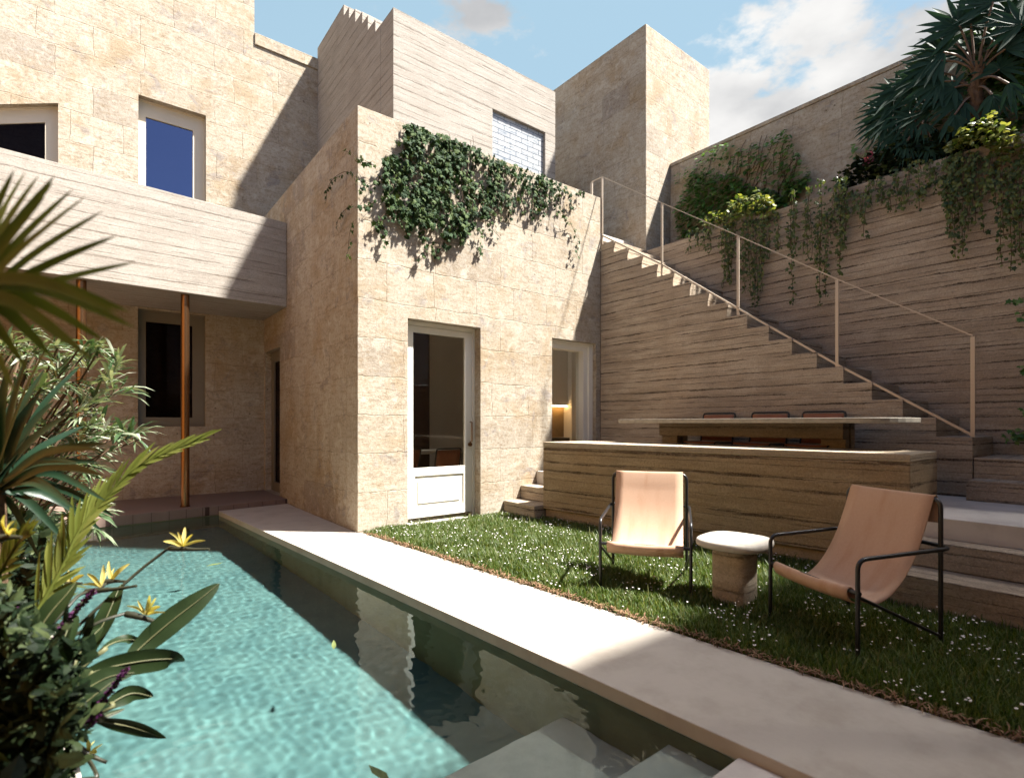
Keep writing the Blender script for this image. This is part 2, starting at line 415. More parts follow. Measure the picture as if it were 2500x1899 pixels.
def m_gbrick():
    t = NT('glass_bricks'); u, v, P = t.uv()
    br = t.n('ShaderNodeTexBrick'); br.offset = .5
    t.set(br.inputs['Vector'], t.comb(u, v))
    for k, val in (('Scale', 1), ('Mortar Size', .006), ('Mortar Smooth', .2), ('Brick Width', .24), ('Row Height', .085)): br.inputs[k].default_value = val
    br.inputs['Color1'].default_value = (.44, .44, .43, 1); br.inputs['Color2'].default_value = (.33, .345, .36, 1); br.inputs['Mortar'].default_value = (.06, .08, .11, 1)
    st = t.noise(t.comb(t.math('MULTIPLY', u, 4), t.math('MULTIPLY', v, 40)), 1.5, 3)
    c = t.mix(t.ramp(st, .5, .7), br.outputs['Color'], (.12, .16, .20))
    return t.done(t.prin(c, .12, t.bump(t.math('SUBTRACT', st, br.outputs['Fac']), .4, .01), .6))
M['gbrick'] = m_gbrick()
def m_emit(name, c, s):
    t = NT(name); e = t.n('ShaderNodeEmission'); e.inputs[0].default_value = (*c, 1); e.inputs[1].default_value = s; return t.done(e.outputs[0])
M['led'] = m_emit('warm_led_strip', (1, .62, .26), 6.0)

M['ivy'] = m_leaf('ivy_leaf', [(.014, .034, .012), (.024, .055, .018), (.045, .08, .025), (.085, .12, .035)], .62, .2, .12)
M['creeper'] = m_leaf('creeper_leaf', [(.04, .12, .025), (.08, .20, .045), (.15, .29, .08), (.22, .34, .12)], .45, .3)
M['bright'] = m_leaf('yellow_green_leaf', [(.06, .10, .02), (.12, .16, .035), (.25, .27, .07), (.34, .33, .11)], .4, .35)
M['vine'] = m_leaf('hanging_vine_leaf', [(.03, .06, .018), (.06, .10, .026), (.11, .15, .04), (.16, .19, .06)], .42, .25)
M['fan'] = m_leaf('fan_palm_leaf', [(.020, .054, .032), (.032, .075, .045), (.048, .10, .06)], .6, .2, .15)
M['palm_olive'] = m_leaf('olive_palm_leaf', [(.09, .11, .018), (.13, .15, .03), (.17, .18, .045)], .4, .4)
M['strap'] = m_leaf('dark_strap_leaf', [(.006, .022, .010), (.011, .032, .016), (.02, .045, .024)], .4, .15, .4)
M['oleander'] = m_leaf('pale_variegated_leaf', [(.035, .075, .03), (.085, .13, .06), (.20, .235, .15), (.36, .38, .30)], .4, .25)
M['paddle'] = m_leaf('paddle_leaf', [(.008, .018, .005), (.013, .025, .007), (.02, .032, .010)], .5, .2, .25)
M['petal'] = m_leaf('yellow_petal', [(.62, .55, .14), (.72, .66, .28), (.66, .50, .08)], .5, .4)
M['bract'] = m_plain('purple_green_bract', (.022, .022, .012), .45, .1, 12, .1, .4)
M['purple'] = m_leaf('purple_floret', [(.045, .008, .045), (.07, .012, .06), (.10, .02, .09)], .6, .2)
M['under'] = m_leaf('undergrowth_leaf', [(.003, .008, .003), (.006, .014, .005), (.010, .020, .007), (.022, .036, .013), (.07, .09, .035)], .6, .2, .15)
M['grass'] = m_leaf('grass_blade', [(.040, .078, .012), (.068, .118, .019), (.105, .155, .030), (.18, .175, .06)], .5, .35)
M['mulch'] = m_leaf('dry_leaf', [(.10, .05, .025), (.20, .11, .06), (.30, .19, .11)], .8, .1)
M['daisy'] = m_plain('white_petal', (.80, .76, .74), .6, .02, 5, .02, .3)
M['leaf_float'] = m_leaf('floating_leaf', [(.10, .13, .04), (.14, .17, .06)], .5, .2)

# ================================================================== SETTING
A0, B0 = 5.64, 2.282           # front plane / left corner of the annex
AF, AS = 9.72, 6.635           # far facade, front of the roof block
BS, BP, BH = 6.182, 6.982, 7.627   # stair side, planter wall, high boundary wall
pool_r = lambda a: 1.352-.0766*(a-8.216)
pool_l = lambda a: -.029-.08*(a-2.313)
lawn_l = lambda a: 2.322-.082*(a-5.554)
deck_a = lambda b: 8.04+.13*b
low_f = lambda a: 4.427+(5.004-a)*.1147     # front face of the low bench wall
low_b = lambda a: 5.15+(5.0-a)*.1135

g = MB(); g.poly((-150, -150, -1.8), (150, -150, -1.8), (150, 150, -1.8), (-150, 150, -1.8))
struct('ground', g, M['soil'])
g = MB()
g.prism([(pool_r(8.22), 8.215), (pool_r(.3), .3), (1.98, -.9), (lawn_l(-.9), -.9), (lawn_l(5.554), 5.554), (B0-.002, 5.62), (B0-.002, deck_a(B0)-.004)], -.075, 0)
struct('path', g, M['stone_path'], bevel=.004)
g = MB()
g.prism([(-6, 8.04-.78), (B0-.002, deck_a(B0)), (B0-.002, AF-.002), (-6, AF-.002)], -.05, .07)
struct('deck', g, M['deck'], bevel=.004)
g = MB()
g.prism([(lawn_l(-.9)+.003, -.9), (7.6, -.9), (7.6, A0-.01), (lawn_l(5.554)+.003, A0-.01)], -.3, -.012)
struct('lawn_soil', g, M['soil'])
# pool
FD = lambda a: -.87
g = MB()
a0, a1 = 1.0, 8.22
fl = [(pool_l(a0)-.01, a0, FD(a0)), (pool_r(a0)+.01, a0, FD(a0)), (pool_r(a1)+.01, a1, FD(a1)), (pool_l(a1)-.01, a1, FD(a1))]
g.poly(*fl)
struct('pool_floor', g, M['pool'], fix=False)
g = MB()
R0, R1 = (pool_r(-.2), -.2), (pool_r(8.22), 8.22)
L0, L1 = (pool_l(-.2), -.2), (pool_l(8.0), 8.0)
w = .12
g.prism([R0, R1, (R1[0]+w, R1[1]), (R0[0]+w, R0[1])], -1.5, -.079)
g.prism([L0, L1, (L1[0]-w, L1[1]), (L0[0]-w, L0[1])], -1.5, -.079)
g.prism([(L1[0]-w, deck_a(L1[0])+.002), (R1[0]+w, deck_a(R1[0])+.002), (R1[0]+w, 8.45), (L1[0]-w, 8.3)], -1.5, -.052)
struct('pool_wall', g, M['pool_wall'])
g = MB()
for (am, z) in ((1.92, -.46), (1.334, -.20), (1.04, -.045)):
    g.prism([(pool_l(.2)+.003, .2), (pool_r(.2)-.003, .2), (pool_r(am)-.003, am), (pool_l(am)+.003, am)], -.86+.02*am, z)
struct('pool_steps', g, M['tread'], bevel=.006)
NB, NA = 185, 800
aa = np.linspace(-.19, 8.2, NA); tt = np.linspace(.001, .999, NB)
A2, T2 = np.meshgrid(aa, tt, indexing='ij'); LL = -.029-.08*(A2-2.313); RR = 1.352-.0766*(A2-8.216); B2 = LL+(RR-LL)*T2
Z2 = np.full_like(A2, 0)
wr_ = np.random.default_rng(5)
for k in range(54):
    lam = wr_.uniform(.05, .10) if k > 24 else (wr_.uniform(.10, .26) if k > 5 else wr_.uniform(.4, .8)); an_ = wr_.uniform(0, 2*np.pi); kk = 2*np.pi/lam
    Z2 += ((.0024 if k > 24 else .0017)*lam/6.283)*np.sin(kk*(B2*np.cos(an_)+A2*np.sin(an_))+wr_.uniform(0, 6.28)+.5*np.sin(3*B2+2*A2+k))
g = MB(); g.v = [tuple(p) for p in np.stack([B2, A2, Z2-.06], -1).reshape(-1, 3).tolist()]
g.f = [(i*NB+j, i*NB+j+1, (i+1)*NB+j+1, (i+1)*NB+j) for i in range(NA-1) for j in range(NB-1)]
wat = struct('pool_water', g, M['water'], fix=False, shade=180)
if wat.data.polygons[0].normal.z < 0: wat.data.flip_normals()
wat.cycles.is_caustics_caster = True
for nm in ('pool_floor', 'pool_wall', 'pool_steps'): bpy.data.objects[nm].cycles.is_caustics_receiver = True
g = MB(); g.prism([(pool_l(-.2), -.2), (pool_l(7.98), 7.98), (pool_l(7.98)-.16, 7.98), (pool_l(-.2)-.16, -.2)], -.075, 0)
struct('pool_edge', g, M['stone_path'], bevel=.004)
g = MB(); g.prism([(pool_l(-.2)-.163, -.2), (pool_l(7.9)-.163, 7.9), (-6, 7.2), (-6, -.2)], -.5, -.01)
struct('planting_bed', g, M['soil'])
g = MB(); g.prism([(-6, -6), (7, -6), (7, -.95), (1.98, -.95), (1.9, -.21), (-6, -.21)], -.3, -.004)
struct('rear_paving', g, M['stone_path'])

# ================================================================== HOUSE (facade with balcony)
house = house_thing('courtyard_house', 'tall sunlit limestone house behind the pool, with a balcony on copper columns', 'house', 0, AF, 0)
wB = [Pa(338, 231, AF), Pa(503, 287, AF)]
wC = [Pa(336.7, 790, AF)[0], Pa(502, 790, AF)[0]]
bB0, bB1, zB = wB[0][0], wB[1][0], wB[0][1]
bA1, zA = Pa(142, 252, AF)
sd = B0-.148
g = MB()
holes = [(bB0, bB1, 3.95, zB), (wC[0], wC[1], 1.15, 2.92), (-1.9, bA1, 3.95, zA)]
g.panel('a', AF, AF+.3, -6.0, sd, 0, 10.6, holes)
g.panel('a', AF, AF+.3, sd, 3.6, 0, 7.56)
lint = [(-1.9, AF, zA), (bA1, AF, zA), (-1.9, AF, zA-.665*(bA1+1.9)*.6)]
g.extrude([(x, y+.0, z) for x, y, z in lint], (0, .3, 0))
part('wall', g, M['lime'], house)
g = MB(); g.box(sd+.002, 3.6, AF-.025, AF+.33, 7.562, 7.76)
part('parapet_cap', g, M['lime'], house, bevel=.008)
g = MB(); g.box(-6, sd-.3, AF+.31, 14, 0, 10.5); g.box(sd-.298, 3.1, AF+1.6, 14, 0, 7.4)
part('rear_body', g, M['lime'], house)
# upper windows
def framed(name, b0, b1, z0, z1, pane, rec, fmat, gmat, slope=0.0, room=None, par=house, lbl=None):
    """frame with an opening, its pane and a dark room behind; slope = fall of the head per metre towards -b"""
    pb0, pb1, pz0, pz1 = pane
    f = MB(); y0, y1 = AF+rec, AF+rec+.06
    zt = lambda b: z1-slope*(b1-b)
    pt = lambda b: pz1-slope*(pb1-b)
    f.extrude([(b0, y0, zt(b0)), (b1, y0, zt(b1)), (pb1, y0, pt(pb1)), (pb0, y0, pt(pb0))], (0, .06, 0))
    if pb0 > b0: f.extrude([(b0, y0, z0), (b0, y0, zt(b0)), (pb0, y0, pt(pb0)), (pb0, y0, z0)], (0, .06, 0))
    f.extrude([(b1, y0, z0), (b1, y0, zt(b1)), (pb1, y0, pt(pb1)), (pb1, y0, z0)], (0, .06, 0))
    if pz0 > z0: f.box(pb0, pb1, y0, y1, z0, pz0)
    # thin inner bead
    e = .02
    f.extrude([(b0, y0-.03, zt(b0)), (b1, y0-.03, zt(b1)), (b1-e, y0-.03, zt(b1)-e*1.5), (b0, y0-.03, zt(b0)-e*1.5)], (0, .03, 0))
    f.extrude([(b1, y0-.03, z0), (b1, y0-.03, zt(b1)), (b1-e, y0-.03, zt(b1)-e), (b1-e, y0-.03, z0)], (0, .03, 0))
    fo = part(name, f, fmat, par, label=lbl)
    p = MB(); p.extrude([(pb0, y0+.025, pz0), (pb1, y0+.025, pz0), (pb1, y0+.025, pt(pb1)), (pb0, y0+.025, pt(pb0))], (0, .01, 0))
    part('pane', p, gmat, fo)
    return fo
pB = (*[Pa(356, 300, AF+.14)[0], Pa(471, 319, AF+.14)[0]], 3.95, Pa(471, 319, AF+.14)[1])
framed('window', bB0-.01, bB1+.01, 3.94, zB+.01, pB, .14, M['cream'], M['glass_blue'], lbl='cream framed window with blue reflection')
pAx = Pa(110, 299, AF+.13); slA = .39
framed('window', -1.9, bA1+.01, 3.94, zA+.01, (-1.9, pAx[0], 3.95, pAx[1]), .13, M['cream'], M['glass_dark'], slope=slA, lbl='cream framed window with sloping head at left edge')
pC = (Pa(356, 800, AF+.08)[0], Pa(470, 800, AF+.08)[0], 1.29, 2.745)
framed('window', wC[0]-.01, wC[1]+.01, 1.14, 2.93, pC, .08, M['frame_grey'], M['glass_dark'], lbl='dark grey-green framed window under the balcony')
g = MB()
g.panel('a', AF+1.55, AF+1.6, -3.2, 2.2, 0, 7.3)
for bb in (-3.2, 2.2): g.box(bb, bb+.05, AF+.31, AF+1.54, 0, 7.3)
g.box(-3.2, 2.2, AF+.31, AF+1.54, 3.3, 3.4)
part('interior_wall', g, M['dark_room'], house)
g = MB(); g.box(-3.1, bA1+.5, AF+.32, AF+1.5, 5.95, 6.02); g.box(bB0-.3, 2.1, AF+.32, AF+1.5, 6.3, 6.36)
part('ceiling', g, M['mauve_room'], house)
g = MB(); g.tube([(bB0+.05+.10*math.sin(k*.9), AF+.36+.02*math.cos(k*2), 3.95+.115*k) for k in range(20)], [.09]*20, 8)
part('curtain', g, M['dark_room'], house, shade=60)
# balcony
bal = lambda b: 8.36+.06*(b-B0)
bx = B0-.003
g = MB()
pf = [(bx, bal(bx), 2.94), (-6, bal(-6), 2.94), (-6, bal(-6), 4.37), (bx, bal(bx), 4.2)]
g.extrude(pf, (0, .22, 0))
g.prism([(bx, bal(bx)+.222), (-6, bal(-6)+.222), (-6, AF-.003), (bx, AF-.003)], 2.943, 3.16)
part('balcony', g, M['conc_pale'], house, bevel=.006)
for (x, y) in ((452, 1240), (198.5, 1262)):
    q = (x-1250)/F
    # just behind the balcony edge
    b = B0
    for _ in range(30):
        A = bal(b)+.13; b = Pa(x, y, A)[0]
    c = MB(); c.tube([(b, A, .072), (b, A, 2.94)], .052, 28)
    co = part('column', c, M['copper'], house, shade=40)
    c = MB(); c.tube([(b, A, .072), (b, A, .085)], .062, 28); part('base_ring', c, M['copper'], co, shade=40)

# ================================================================== ANNEX
annex = house_thing('stone_annex', 'lower limestone block with white garden door, ivy spilling over its parapet', 'building', B0, A0, 0)
d1b0, d1z = Pa(996, 777, A0); d1b1 = Pa(1173, 801, A0)[0]
d2b0, d2z = Pa(1348, 825, A0); d2b1 = Pa(1455, 838, A0)[0]
sdo = (8.74, 9.64, .07, 2.39)
g = MB()
g.box(BS-.001, BS+.2, A0+.03, A0+.3, 0, 3.9)
g.panel('a', A0, A0+.32, B0, BS-.002, -.1, 4.69, [(d1b0, d1b1, -.1, d1z), (d2b0, d2b1, .535, d2z)])
g.panel('b', B0, B0+.32, A0+.321, AF-.002, -.1, 4.695, [sdo])
part('wall', g, M['lime'], annex, bevel=.012)
g = MB()
SK = (2.75, 6.0, 6.02, 6.6)  # roof opening added to let daylight into the room
for (q0, q1, q2, q3) in ((B0+.325, BP-.004, A0+.325, SK[2]), (B0+.325, BP-.004, SK[3], AF-.004), (B0+.325, SK[0], SK[2], SK[3]), (SK[1], BP-.004, SK[2], SK[3])): g.box(q0, q1, q2, q3, 3.85, 4.03)
part('roof_slab', g, M['conc_pale'], annex)
g = MB(); g.box(SK[0]-.03, SK[1]+.03, SK[2]-.03, SK[3]+.02, 4.035, 4.05); part('added_skylight', g, M['added_skylight'], annex)  # unseen skylight, added to brighten the room behind the doors
g = MB()
g.box(B0+.325, BP-.01, AF-1.0, AF-.9, 0, 3.84)          # back wall
for (q0, q1, q2, q3) in ((B0+.325, BP-.01, A0+.33, SK[2]), (B0+.325, BP-.01, SK[3], AF-1.01), (B0+.325, SK[0], SK[2], SK[3]), (SK[1], BP-.01, SK[2], SK[3])): g.box(q0, q1, q2, q3, 3.75, 3.848)
g.box(BP-.10, BP-.01, A0+.33, AF-1.01, .05, 2.99)        # right wall
part('interior_wall', g, M['room'], annex)
g = MB(); g.box(B0+.325, BP-.12, A0+.323, AF-1.01, -.05, .04)
part('floor', g, M['room'], annex)
# garden door
REC = A0+.14
p0 = Pa(1009, 808, REC); p1 = Pa(1135, 825, REC); pz0 = Pa(1135, 1136, REC)[1]
jb = Pa(1152.5, 900, REC)[0]; jf = Pa(1159.5, 900, REC)[0]
g = MB(); y0 = REC+.004
g.box(d1b0-.012, d1b0+.0, y0-.01, y0+.06, -.02, d1z+.01)
g.box(jb+.004, d1b1+.012, y0-.012, y0+.06, -.02, d1z+.01)
g.box(d1b0, jb+.004, y0-.012, y0+.06, d1z-.045, d1z+.01)
door = part('door', g, M['white'], annex, bevel=.004)
g = MB(); g.panel('a', REC, REC+.045, d1b0+.002, jb, .05, d1z-.05, [(p0[0], p1[0], pz0, p1[1]), (p0[0]+.02, p1[0]-.02, .17, pz0-.10)])
part('door_leaf', g, M['white'], door, bevel=.004)
g = MB(); g.box(p0[0]+.021, p1[0]-.021, REC+.014, REC+.035, .171, pz0-.101); g.box(p0[0]+.07, p1[0]-.07, REC+.004, REC+.013, .22, pz0-.15)
part('lower_panel', g, M['white'], door, bevel=.004)
g = MB(); g.box(p0[0], p1[0], REC+.018, REC+.026, pz0, p1[1]); part('pane', g, M['glass'], door)
hx = Pa(1147.5, 1030, REC)
g = MB()
hb = hx[0]; hz0, hz1 = Pa(1147.5, 1078, REC)[1], hx[1]
g.tube([(hb, REC-.002, hz1), (hb, REC-.045, hz1), (hb, REC-.045, hz0), (hb, REC-.002, hz0)], .009, 10)
g.tube([(hb-.01, REC-.002, hz0-.035), (hb-.01, REC-.03, hz0-.035)], .026, 20)
part('handle', g, M['copper'], door, shade=40)
g = MB(); g.box(d1b0-.03, jb-.25, A0-.10, A0-.003, -.02, .035); part('threshold', g, M['tread'], annex, bevel=.004)
# terrace door
REC2 = A0+.10
g = MB(); fx = Pa(1424, 900, REC2)[0]
g.box(fx, d2b1+.012, REC2, REC2+.16, .53, d2z+.01)
g.box(d2b0-.012, fx-.001, REC2, REC2+.16, d2z-.12, d2z+.01)
g.box(fx+.09, d2b1+.012, REC2-.03, REC2-.001, .53, d2z+.01); g.box(d2b0-.012, fx+.089, REC2-.03, REC2-.001, d2z-.05, d2z+.01)
door2 = part('door', g, M['white'], annex, bevel=.004)
g = MB(); g.box(d2b0-.01, fx-.002, REC2+.10, REC2+.11, .54, d2z-.121); part('pane', g, m_glass('clear_glass', (.92, .92, .90), (1, 1, 1), 0), door2)
# side door under the balcony
g = MB()
g.box(B0+.10, B0+.16, sdo[0]-.01, sdo[0]+.10, .07, 2.40); g.box(B0+.10, B0+.16, sdo[1]-.14, sdo[1]+.01, .07, 2.40)
g.box(B0+.10, B0+.16, sdo[0]+.101, sdo[1]-.141, 2.22, 2.40); g.box(B0+.10, B0+.16, sdo[0]+.101, sdo[1]-.141, .07, .22)
door3 = part('door', g, M['frame_grey'], annex, bevel=.004, label='dark grey-green side door under the balcony')
g = MB(); g.box(B0+.13, B0+.14, sdo[0]+.10, sdo[1]-.14, .22, 2.22); part('pane', g, M['glass_dark'], door3)
# kitchen cupboards seen through the terrace door
kit = house_thing('kitchen_cupboard', 'pale kitchen wall cupboards with a warm light strip, seen through the terrace door', 'cupboard', 5.9, 6.9, .04)
g = MB(); g.box(5.3, 6.70, 6.9, 7.25, 1.52, 3.2); g.box(5.3, 6.70, 6.893, 6.899, 2.36, 2.985)
part('upper_cupboard', g, M['cab'], kit, bevel=.003)
g = MB(); g.box(5.3, 6.70, 7.0, 7.05, .95, 1.518); part('backsplash', g, M['orange'] if False else m_plain('brown_backsplash', (.33, .22, .10), .5, .1, 5), kit)
g = MB(); g.box(5.3, 6.70, 6.85, 7.25, .04, .94); part('base_cupboard', g, m_plain('dark_cupboard', (.10, .075, .05), .5, .05, 4), kit, bevel=.003)
g = MB(); g.box(5.32, 6.69, 6.905, 6.925, 1.495, 1.519); part('light_strip', g, M['led'], kit)
g = MB(); g.box(6.705, 6.86, 6.80, 7.30, .04, 3.2); part('end_panel', g, M['cab'], kit, bevel=.003)
# room furniture behind the garden door
cb = Pa(1049, 900, 8.0)[0]
cupb = house_thing('tall_cabinet', 'tall dark brown cabinet inside, at the left of the garden door pane', 'cabinet', cb-.6, 8.2, .04)
g = MB(); g.box(B0+.6, cb, 8.0, 8.6, .04, 2.95); part('carcass', g, M['dark_room'], cupb, bevel=.004)
g = MB(); [g.box(B0+.62+k*.42, B0+.62+k*.42+.41, 7.975, 7.998, .12, 2.9) for k in range(3) if B0+.62+k*.42+.41 < cb]
part('cabinet_door', g, M['dark_room'], cupb, bevel=.003)
tb = Pa(1085, 1104, 7.5)
it = house_thing('indoor_table', 'pale dining table inside the room behind the garden door', 'table', tb[0], 7.6, .04)
g = MB(); g.box(tb[0]-1.0, tb[0]+.75, 7.3, 8.0, .72, .76); part('tabletop', g, M['table'], it, bevel=.006)
for (db, da) in ((-.85, 7.38), (-.85, 7.88), (.6, 7.38), (.6, 7.88)):
    g = MB(); g.box(tb[0]+db, tb[0]+db+.06, da, da+.06, .04, .719); part('leg', g, M['table'], it)

def arc_pts(p, q, r, n=6):
    return None
def fillet(pts, r, n=6):
    """round the corners of a polyline"""
    pts = [Vector(p) for p in pts]; out = [pts[0]]
    for i in range(1, len(pts)-1):
        A, B, C = pts[i-1], pts[i], pts[i+1]
        u = (A-B).normalized(); v = (C-B).normalized(); rr = min(r, (A-B).length*.45, (C-B).length*.45)
        s, e = B+u*rr, B+v*rr
        for k in range(n+1):
            t = k/n; out.append(s*(1-t)**2+B*2*t*(1-t)+e*t*t)
    out.append(pts[-1]); return out
def dining_chair(label, b, a, z, rot, group, name='dining_chair'):
    """slim steel chair: leather seat and back, local +y is its front"""
    t = thing(name, label, 'chair', ab(b, a, z), rot, group=group)
    w = .21
    for s in (-1, 1):
        g = MB(); g.tube(fillet([(s*w, .20, 0), (s*w, .20, .44), (s*w, -.20, .43)], .04), .009, 8); part('leg', g, M['black'], t, shade=50)
        g = MB(); g.tube([(s*w, -.24, 0), (s*w, -.19, .43)], .009, 8); part('leg', g, M['black'], t, shade=50)
    g = MB(); g.tube(fillet([(-w, -.19, .43), (-w, -.26, .785), (w, -.26, .785), (w, -.19, .43)], .035), .011, 8)
    part('back_frame', g, M['black'], t, shade=50)
    g = MB(); ps = [(-.195, .45), (-.21, .53), (-.225, .61), (-.245, .70), (-.25, .765)]
    g.add([(x, y-.012*(1-(x/w)**2), zz) for (y, zz) in ps for x in (-w+.012, -w/2, 0, w/2, w-.012)], [(i*5+k, i*5+k+1, i*5+k+6, i*5+k+5) for i in range(4) for k in range(4)])
    o = part('backrest', g, M['orange'], t, shade=60); m = o.modifiers.new('s', 'SOLIDIFY'); m.thickness = .006
    g = MB(); g.add([(x, y, .445-.012*(1-(x/w)**2)) for y in (-.19, -.06, .07, .19) for x in (-w+.005, -w/2, 0, w/2, w-.005)], [(i*5+k, i*5+k+1, i*5+k+6, i*5+k+5) for i in range(3) for k in range(4)])
    o = part('seat', g, M['orange'], t, shade=60); m = o.modifiers.new('s', 'SOLIDIFY'); m.thickness = .012
    return t
ic = Pa(1068, 1110, 7.1)
dining_chair('black framed orange leather chair indoors, behind the garden door pane', ic[0], 7.02, .04, TH, None, 'indoor_chair')
dining_chair('orange leather chair indoors, behind the left side of the garden door pane', ic[0]-.55, 7.3, .04, TH+.5, None, 'indoor_chair')

# ================================================================== ROOF BLOCK
b2 = 3.181; b2r = 6.155
rb = house_thing('roof_block', 'pale board-marked concrete block on the roof with glass brick window and stepped side', 'building', b2, AS, 4.03)
wl = Pa(1203, 266, AS); wr = Pa(1331, 325, AS)
g = MB()
g.panel('a', AS, AS+.4, b2+.001, b2r, 3.9, 6.81, [(wl[0], wr[0], 4.4, wl[1])])
g.box(b2+.9, b2r, AS+.402, AF+2, 4.03, 6.805)
u = [1.279, 1.506, 1.757, 2.029, 2.241, 2.502]; zz = [7.96, 7.78, 7.60, 7.39, 7.21, 6.99, 6.81]
prof = [(AS+.402, 4.03), (AF-.003, 4.03), (AF-.003, zz[0])]
for k in range(6): prof += [(AF-u[k], zz[k]), (AF-u[k], zz[k+1])]
prof += [(AS+.402, 6.81)]
g.extrude([(b2, a, z) for a, z in prof], (.899, 0, 0))
part('wall', g, M['conc_pale'], rb, bevel=.006)
g = MB(); g.panel('a', AS+.05, AS+.11, wl[0]-.01, wr[0]+.01, 4.35, wl[1]+.01)
part('glass_brick_window', g, M['gbrick'], rb)

# ================================================================== TOWER
tw = house_thing('stone_tower', 'square limestone tower between the concrete roof block and the boundary wall', 'tower', BP, 5.394, 0)
g = MB(); g.box(BP, 8.816, 5.394, 10.6, 0, 7.62)
part('wall', g, M['lime'], tw, bevel=.01)
g = MB(); g.panel('a', 5.42, 10.55, BP+.2, 8.6, 7.622, 7.64) if False else None

# ================================================================== STAIRCASE
st = house_thing('outdoor_staircase', 'rammed concrete staircase climbing to the roof terrace', 'staircase', BS, 1.2, 0)
nose = [(5.371-.261*k, 3.963-.1806*k) for k in range(17)]
prof = [(A0-.002, -.1), (A0-.002, 4.143)]
prof.append((nose[0][0]+.261, 4.143)) if nose[0][0]+.261 < A0-.01 else None
for k in range(17):
    a, z = nose[k]
    prof.append((a+.261 if k else min(A0-.004, a+.261), z))
    prof.append((a, z))
# first entry is the landing: rebuild cleanly
prof = [(A0-.001, -.1), (A0-.001, 3.963)]
for k in range(17):
    a, z = nose[k]; prof.append((a, z))
    prof.append((a, z-.1806 if k < 16 else -.1))
g = MB(); g.extrude([(BS, a, z) for a, z in prof], (BP-BS-.003, 0, 0))
part('flight', g, M['conc'], st, bevel=.005)
g = MB(); g.box(BS, BP-.003, A0, 8.6, 4.035, 4.143); part('landing', g, M['tread'], st, bevel=.004)
g = MB()
g.box(BS+.002, 7.6, -.9, 1.188, .3, .893)
g.box(5.92, BS, -.9, 1.188, .3, .712)
part('turning_step', g, M['conc'], st, bevel=.005)
# railing
rl = house_thing('stair_railing', 'slender beige metal railing along the outdoor staircase', 'railing', BS, 1.2, 1.0)
bR = BS+.03
pp = [(1470, 433, 577), (1616, 497, 648), (1801.8, 577, 756), (2043.5, 683, 893), (2375, 821.5, 1066)]
top = []; bot = []
for x, y0, y1 in pp:
    a, zt = Pb(x, y0, bR); zb = Pb(x, y1, bR)[1]
    top.append((bR, a, zt)); bot.append((bR, a, zb))
    g = MB(); g.box(bR-.007, bR+.007, a-.016, a+.016, zb-.16 if x < 2300 else zb-.003, zt-.002); part('post', g, M['rail'], rl, bevel=.002)
def bar(pts, w=.012, h=.03):
    g = MB()
    for P, Q in zip(pts[:-1], pts[1:]):
        g.extrude([(P[0]-w, P[1], P[2]), (P[0]+w, P[1], P[2]), (P[0]+w, P[1], P[2]+h), (P[0]-w, P[1], P[2]+h)], (Q[0]-P[0], Q[1]-P[1], Q[2]-P[2]))
    return g
tw_a, tw_z = Pb(1444.6, 442, bR)
part('top_rail', bar([(bR, tw_a, top[0][2])]+top, .006, .013), M['rail'], rl)
part('bottom_rail', bar(bot, .010, .026), M['rail'], rl)
g = MB(); g.box(bR-.008, bR+.008, tw_a-.02, tw_a+.02, 4.14, top[0][2]-.002); part('post', g, M['rail'], rl, bevel=.002)

# ================================================================== WALLS
pw = house_thing('planter_wall', 'rammed concrete retaining wall of the raised planter beside the staircase', 'wall', BP, 1.5, 0)
g = MB(); g.box(BP, BP+.17, -.9, 5.392, -.1, 3.97); part('wall', g, M['conc'], pw, bevel=.01)
g = MB(); g.box(BP+.172, BH-.003, -.9, 5.39, 3.4, 3.84); part('planter_soil', g, M['soil'], pw)
hw = house_thing('boundary_wall', 'high weathered limestone boundary wall behind the planter palms', 'wall', BH, 1.5, 0)
g = MB(); g.box(BH, BH+.3, -1.3, 5.392, -.1, 5.5); part('wall', g, M['lime'], hw, bevel=.012)
g = MB(); g.box(BH-.012, BH+.31, -1.3, 5.391, 5.502, 5.556); part('wall_cap', g, M['lime'], hw, bevel=.008)
rw = house_thing('added_rear_wall', 'added limestone wall and tall slatted screen that shade the near side of the courtyard, outside the view', 'wall', 4.0, -1.1, 0)  # unseen wall, added to shade the near ground and block sky
g = MB(); g.box(1.8, 12, -1.25, -.945, -.1, 2.2); g.box(-3.4, 1.798, -1.24, -.95, -.1, 5.0); part('wall', g, M['lime'], rw, bevel=.012)  # left part raised to cut sky light behind the camera
g = MB(); z = 2.24
while z < 7.0: g.box(1.8, 12, -1.12, -1.116, z, z+.052); z += .064
part('added_shade_screen', g, m_plain('grey_timber', (.22, .17, .12), .8, .1, 6, .2, .1), rw)  # slats added out of view to give partial shade
for b in (1.8, 4.3, 6.8, 9.3, 11.9):
    g = MB(); g.box(b, b+.035, -1.16, -1.122, 2.202, 7.02); part('post', g, M['frame_grey'], rw)
lw = house_thing('added_bounce_wall', 'added ochre wall bouncing warm light from left of the planting bed, outside the view', 'wall', -3.2, 4, 0)  # unseen wall, added for golden bounce onto the shaded stone
g = MB(); g.box(-3.5, -3.2, -1.2, 9.7, -.3, 5.0); part('wall', g, m_plain('ochre_bounce_render', (.40, .205, .055), .9, .08, 3, .3, .1), lw, bevel=.012)

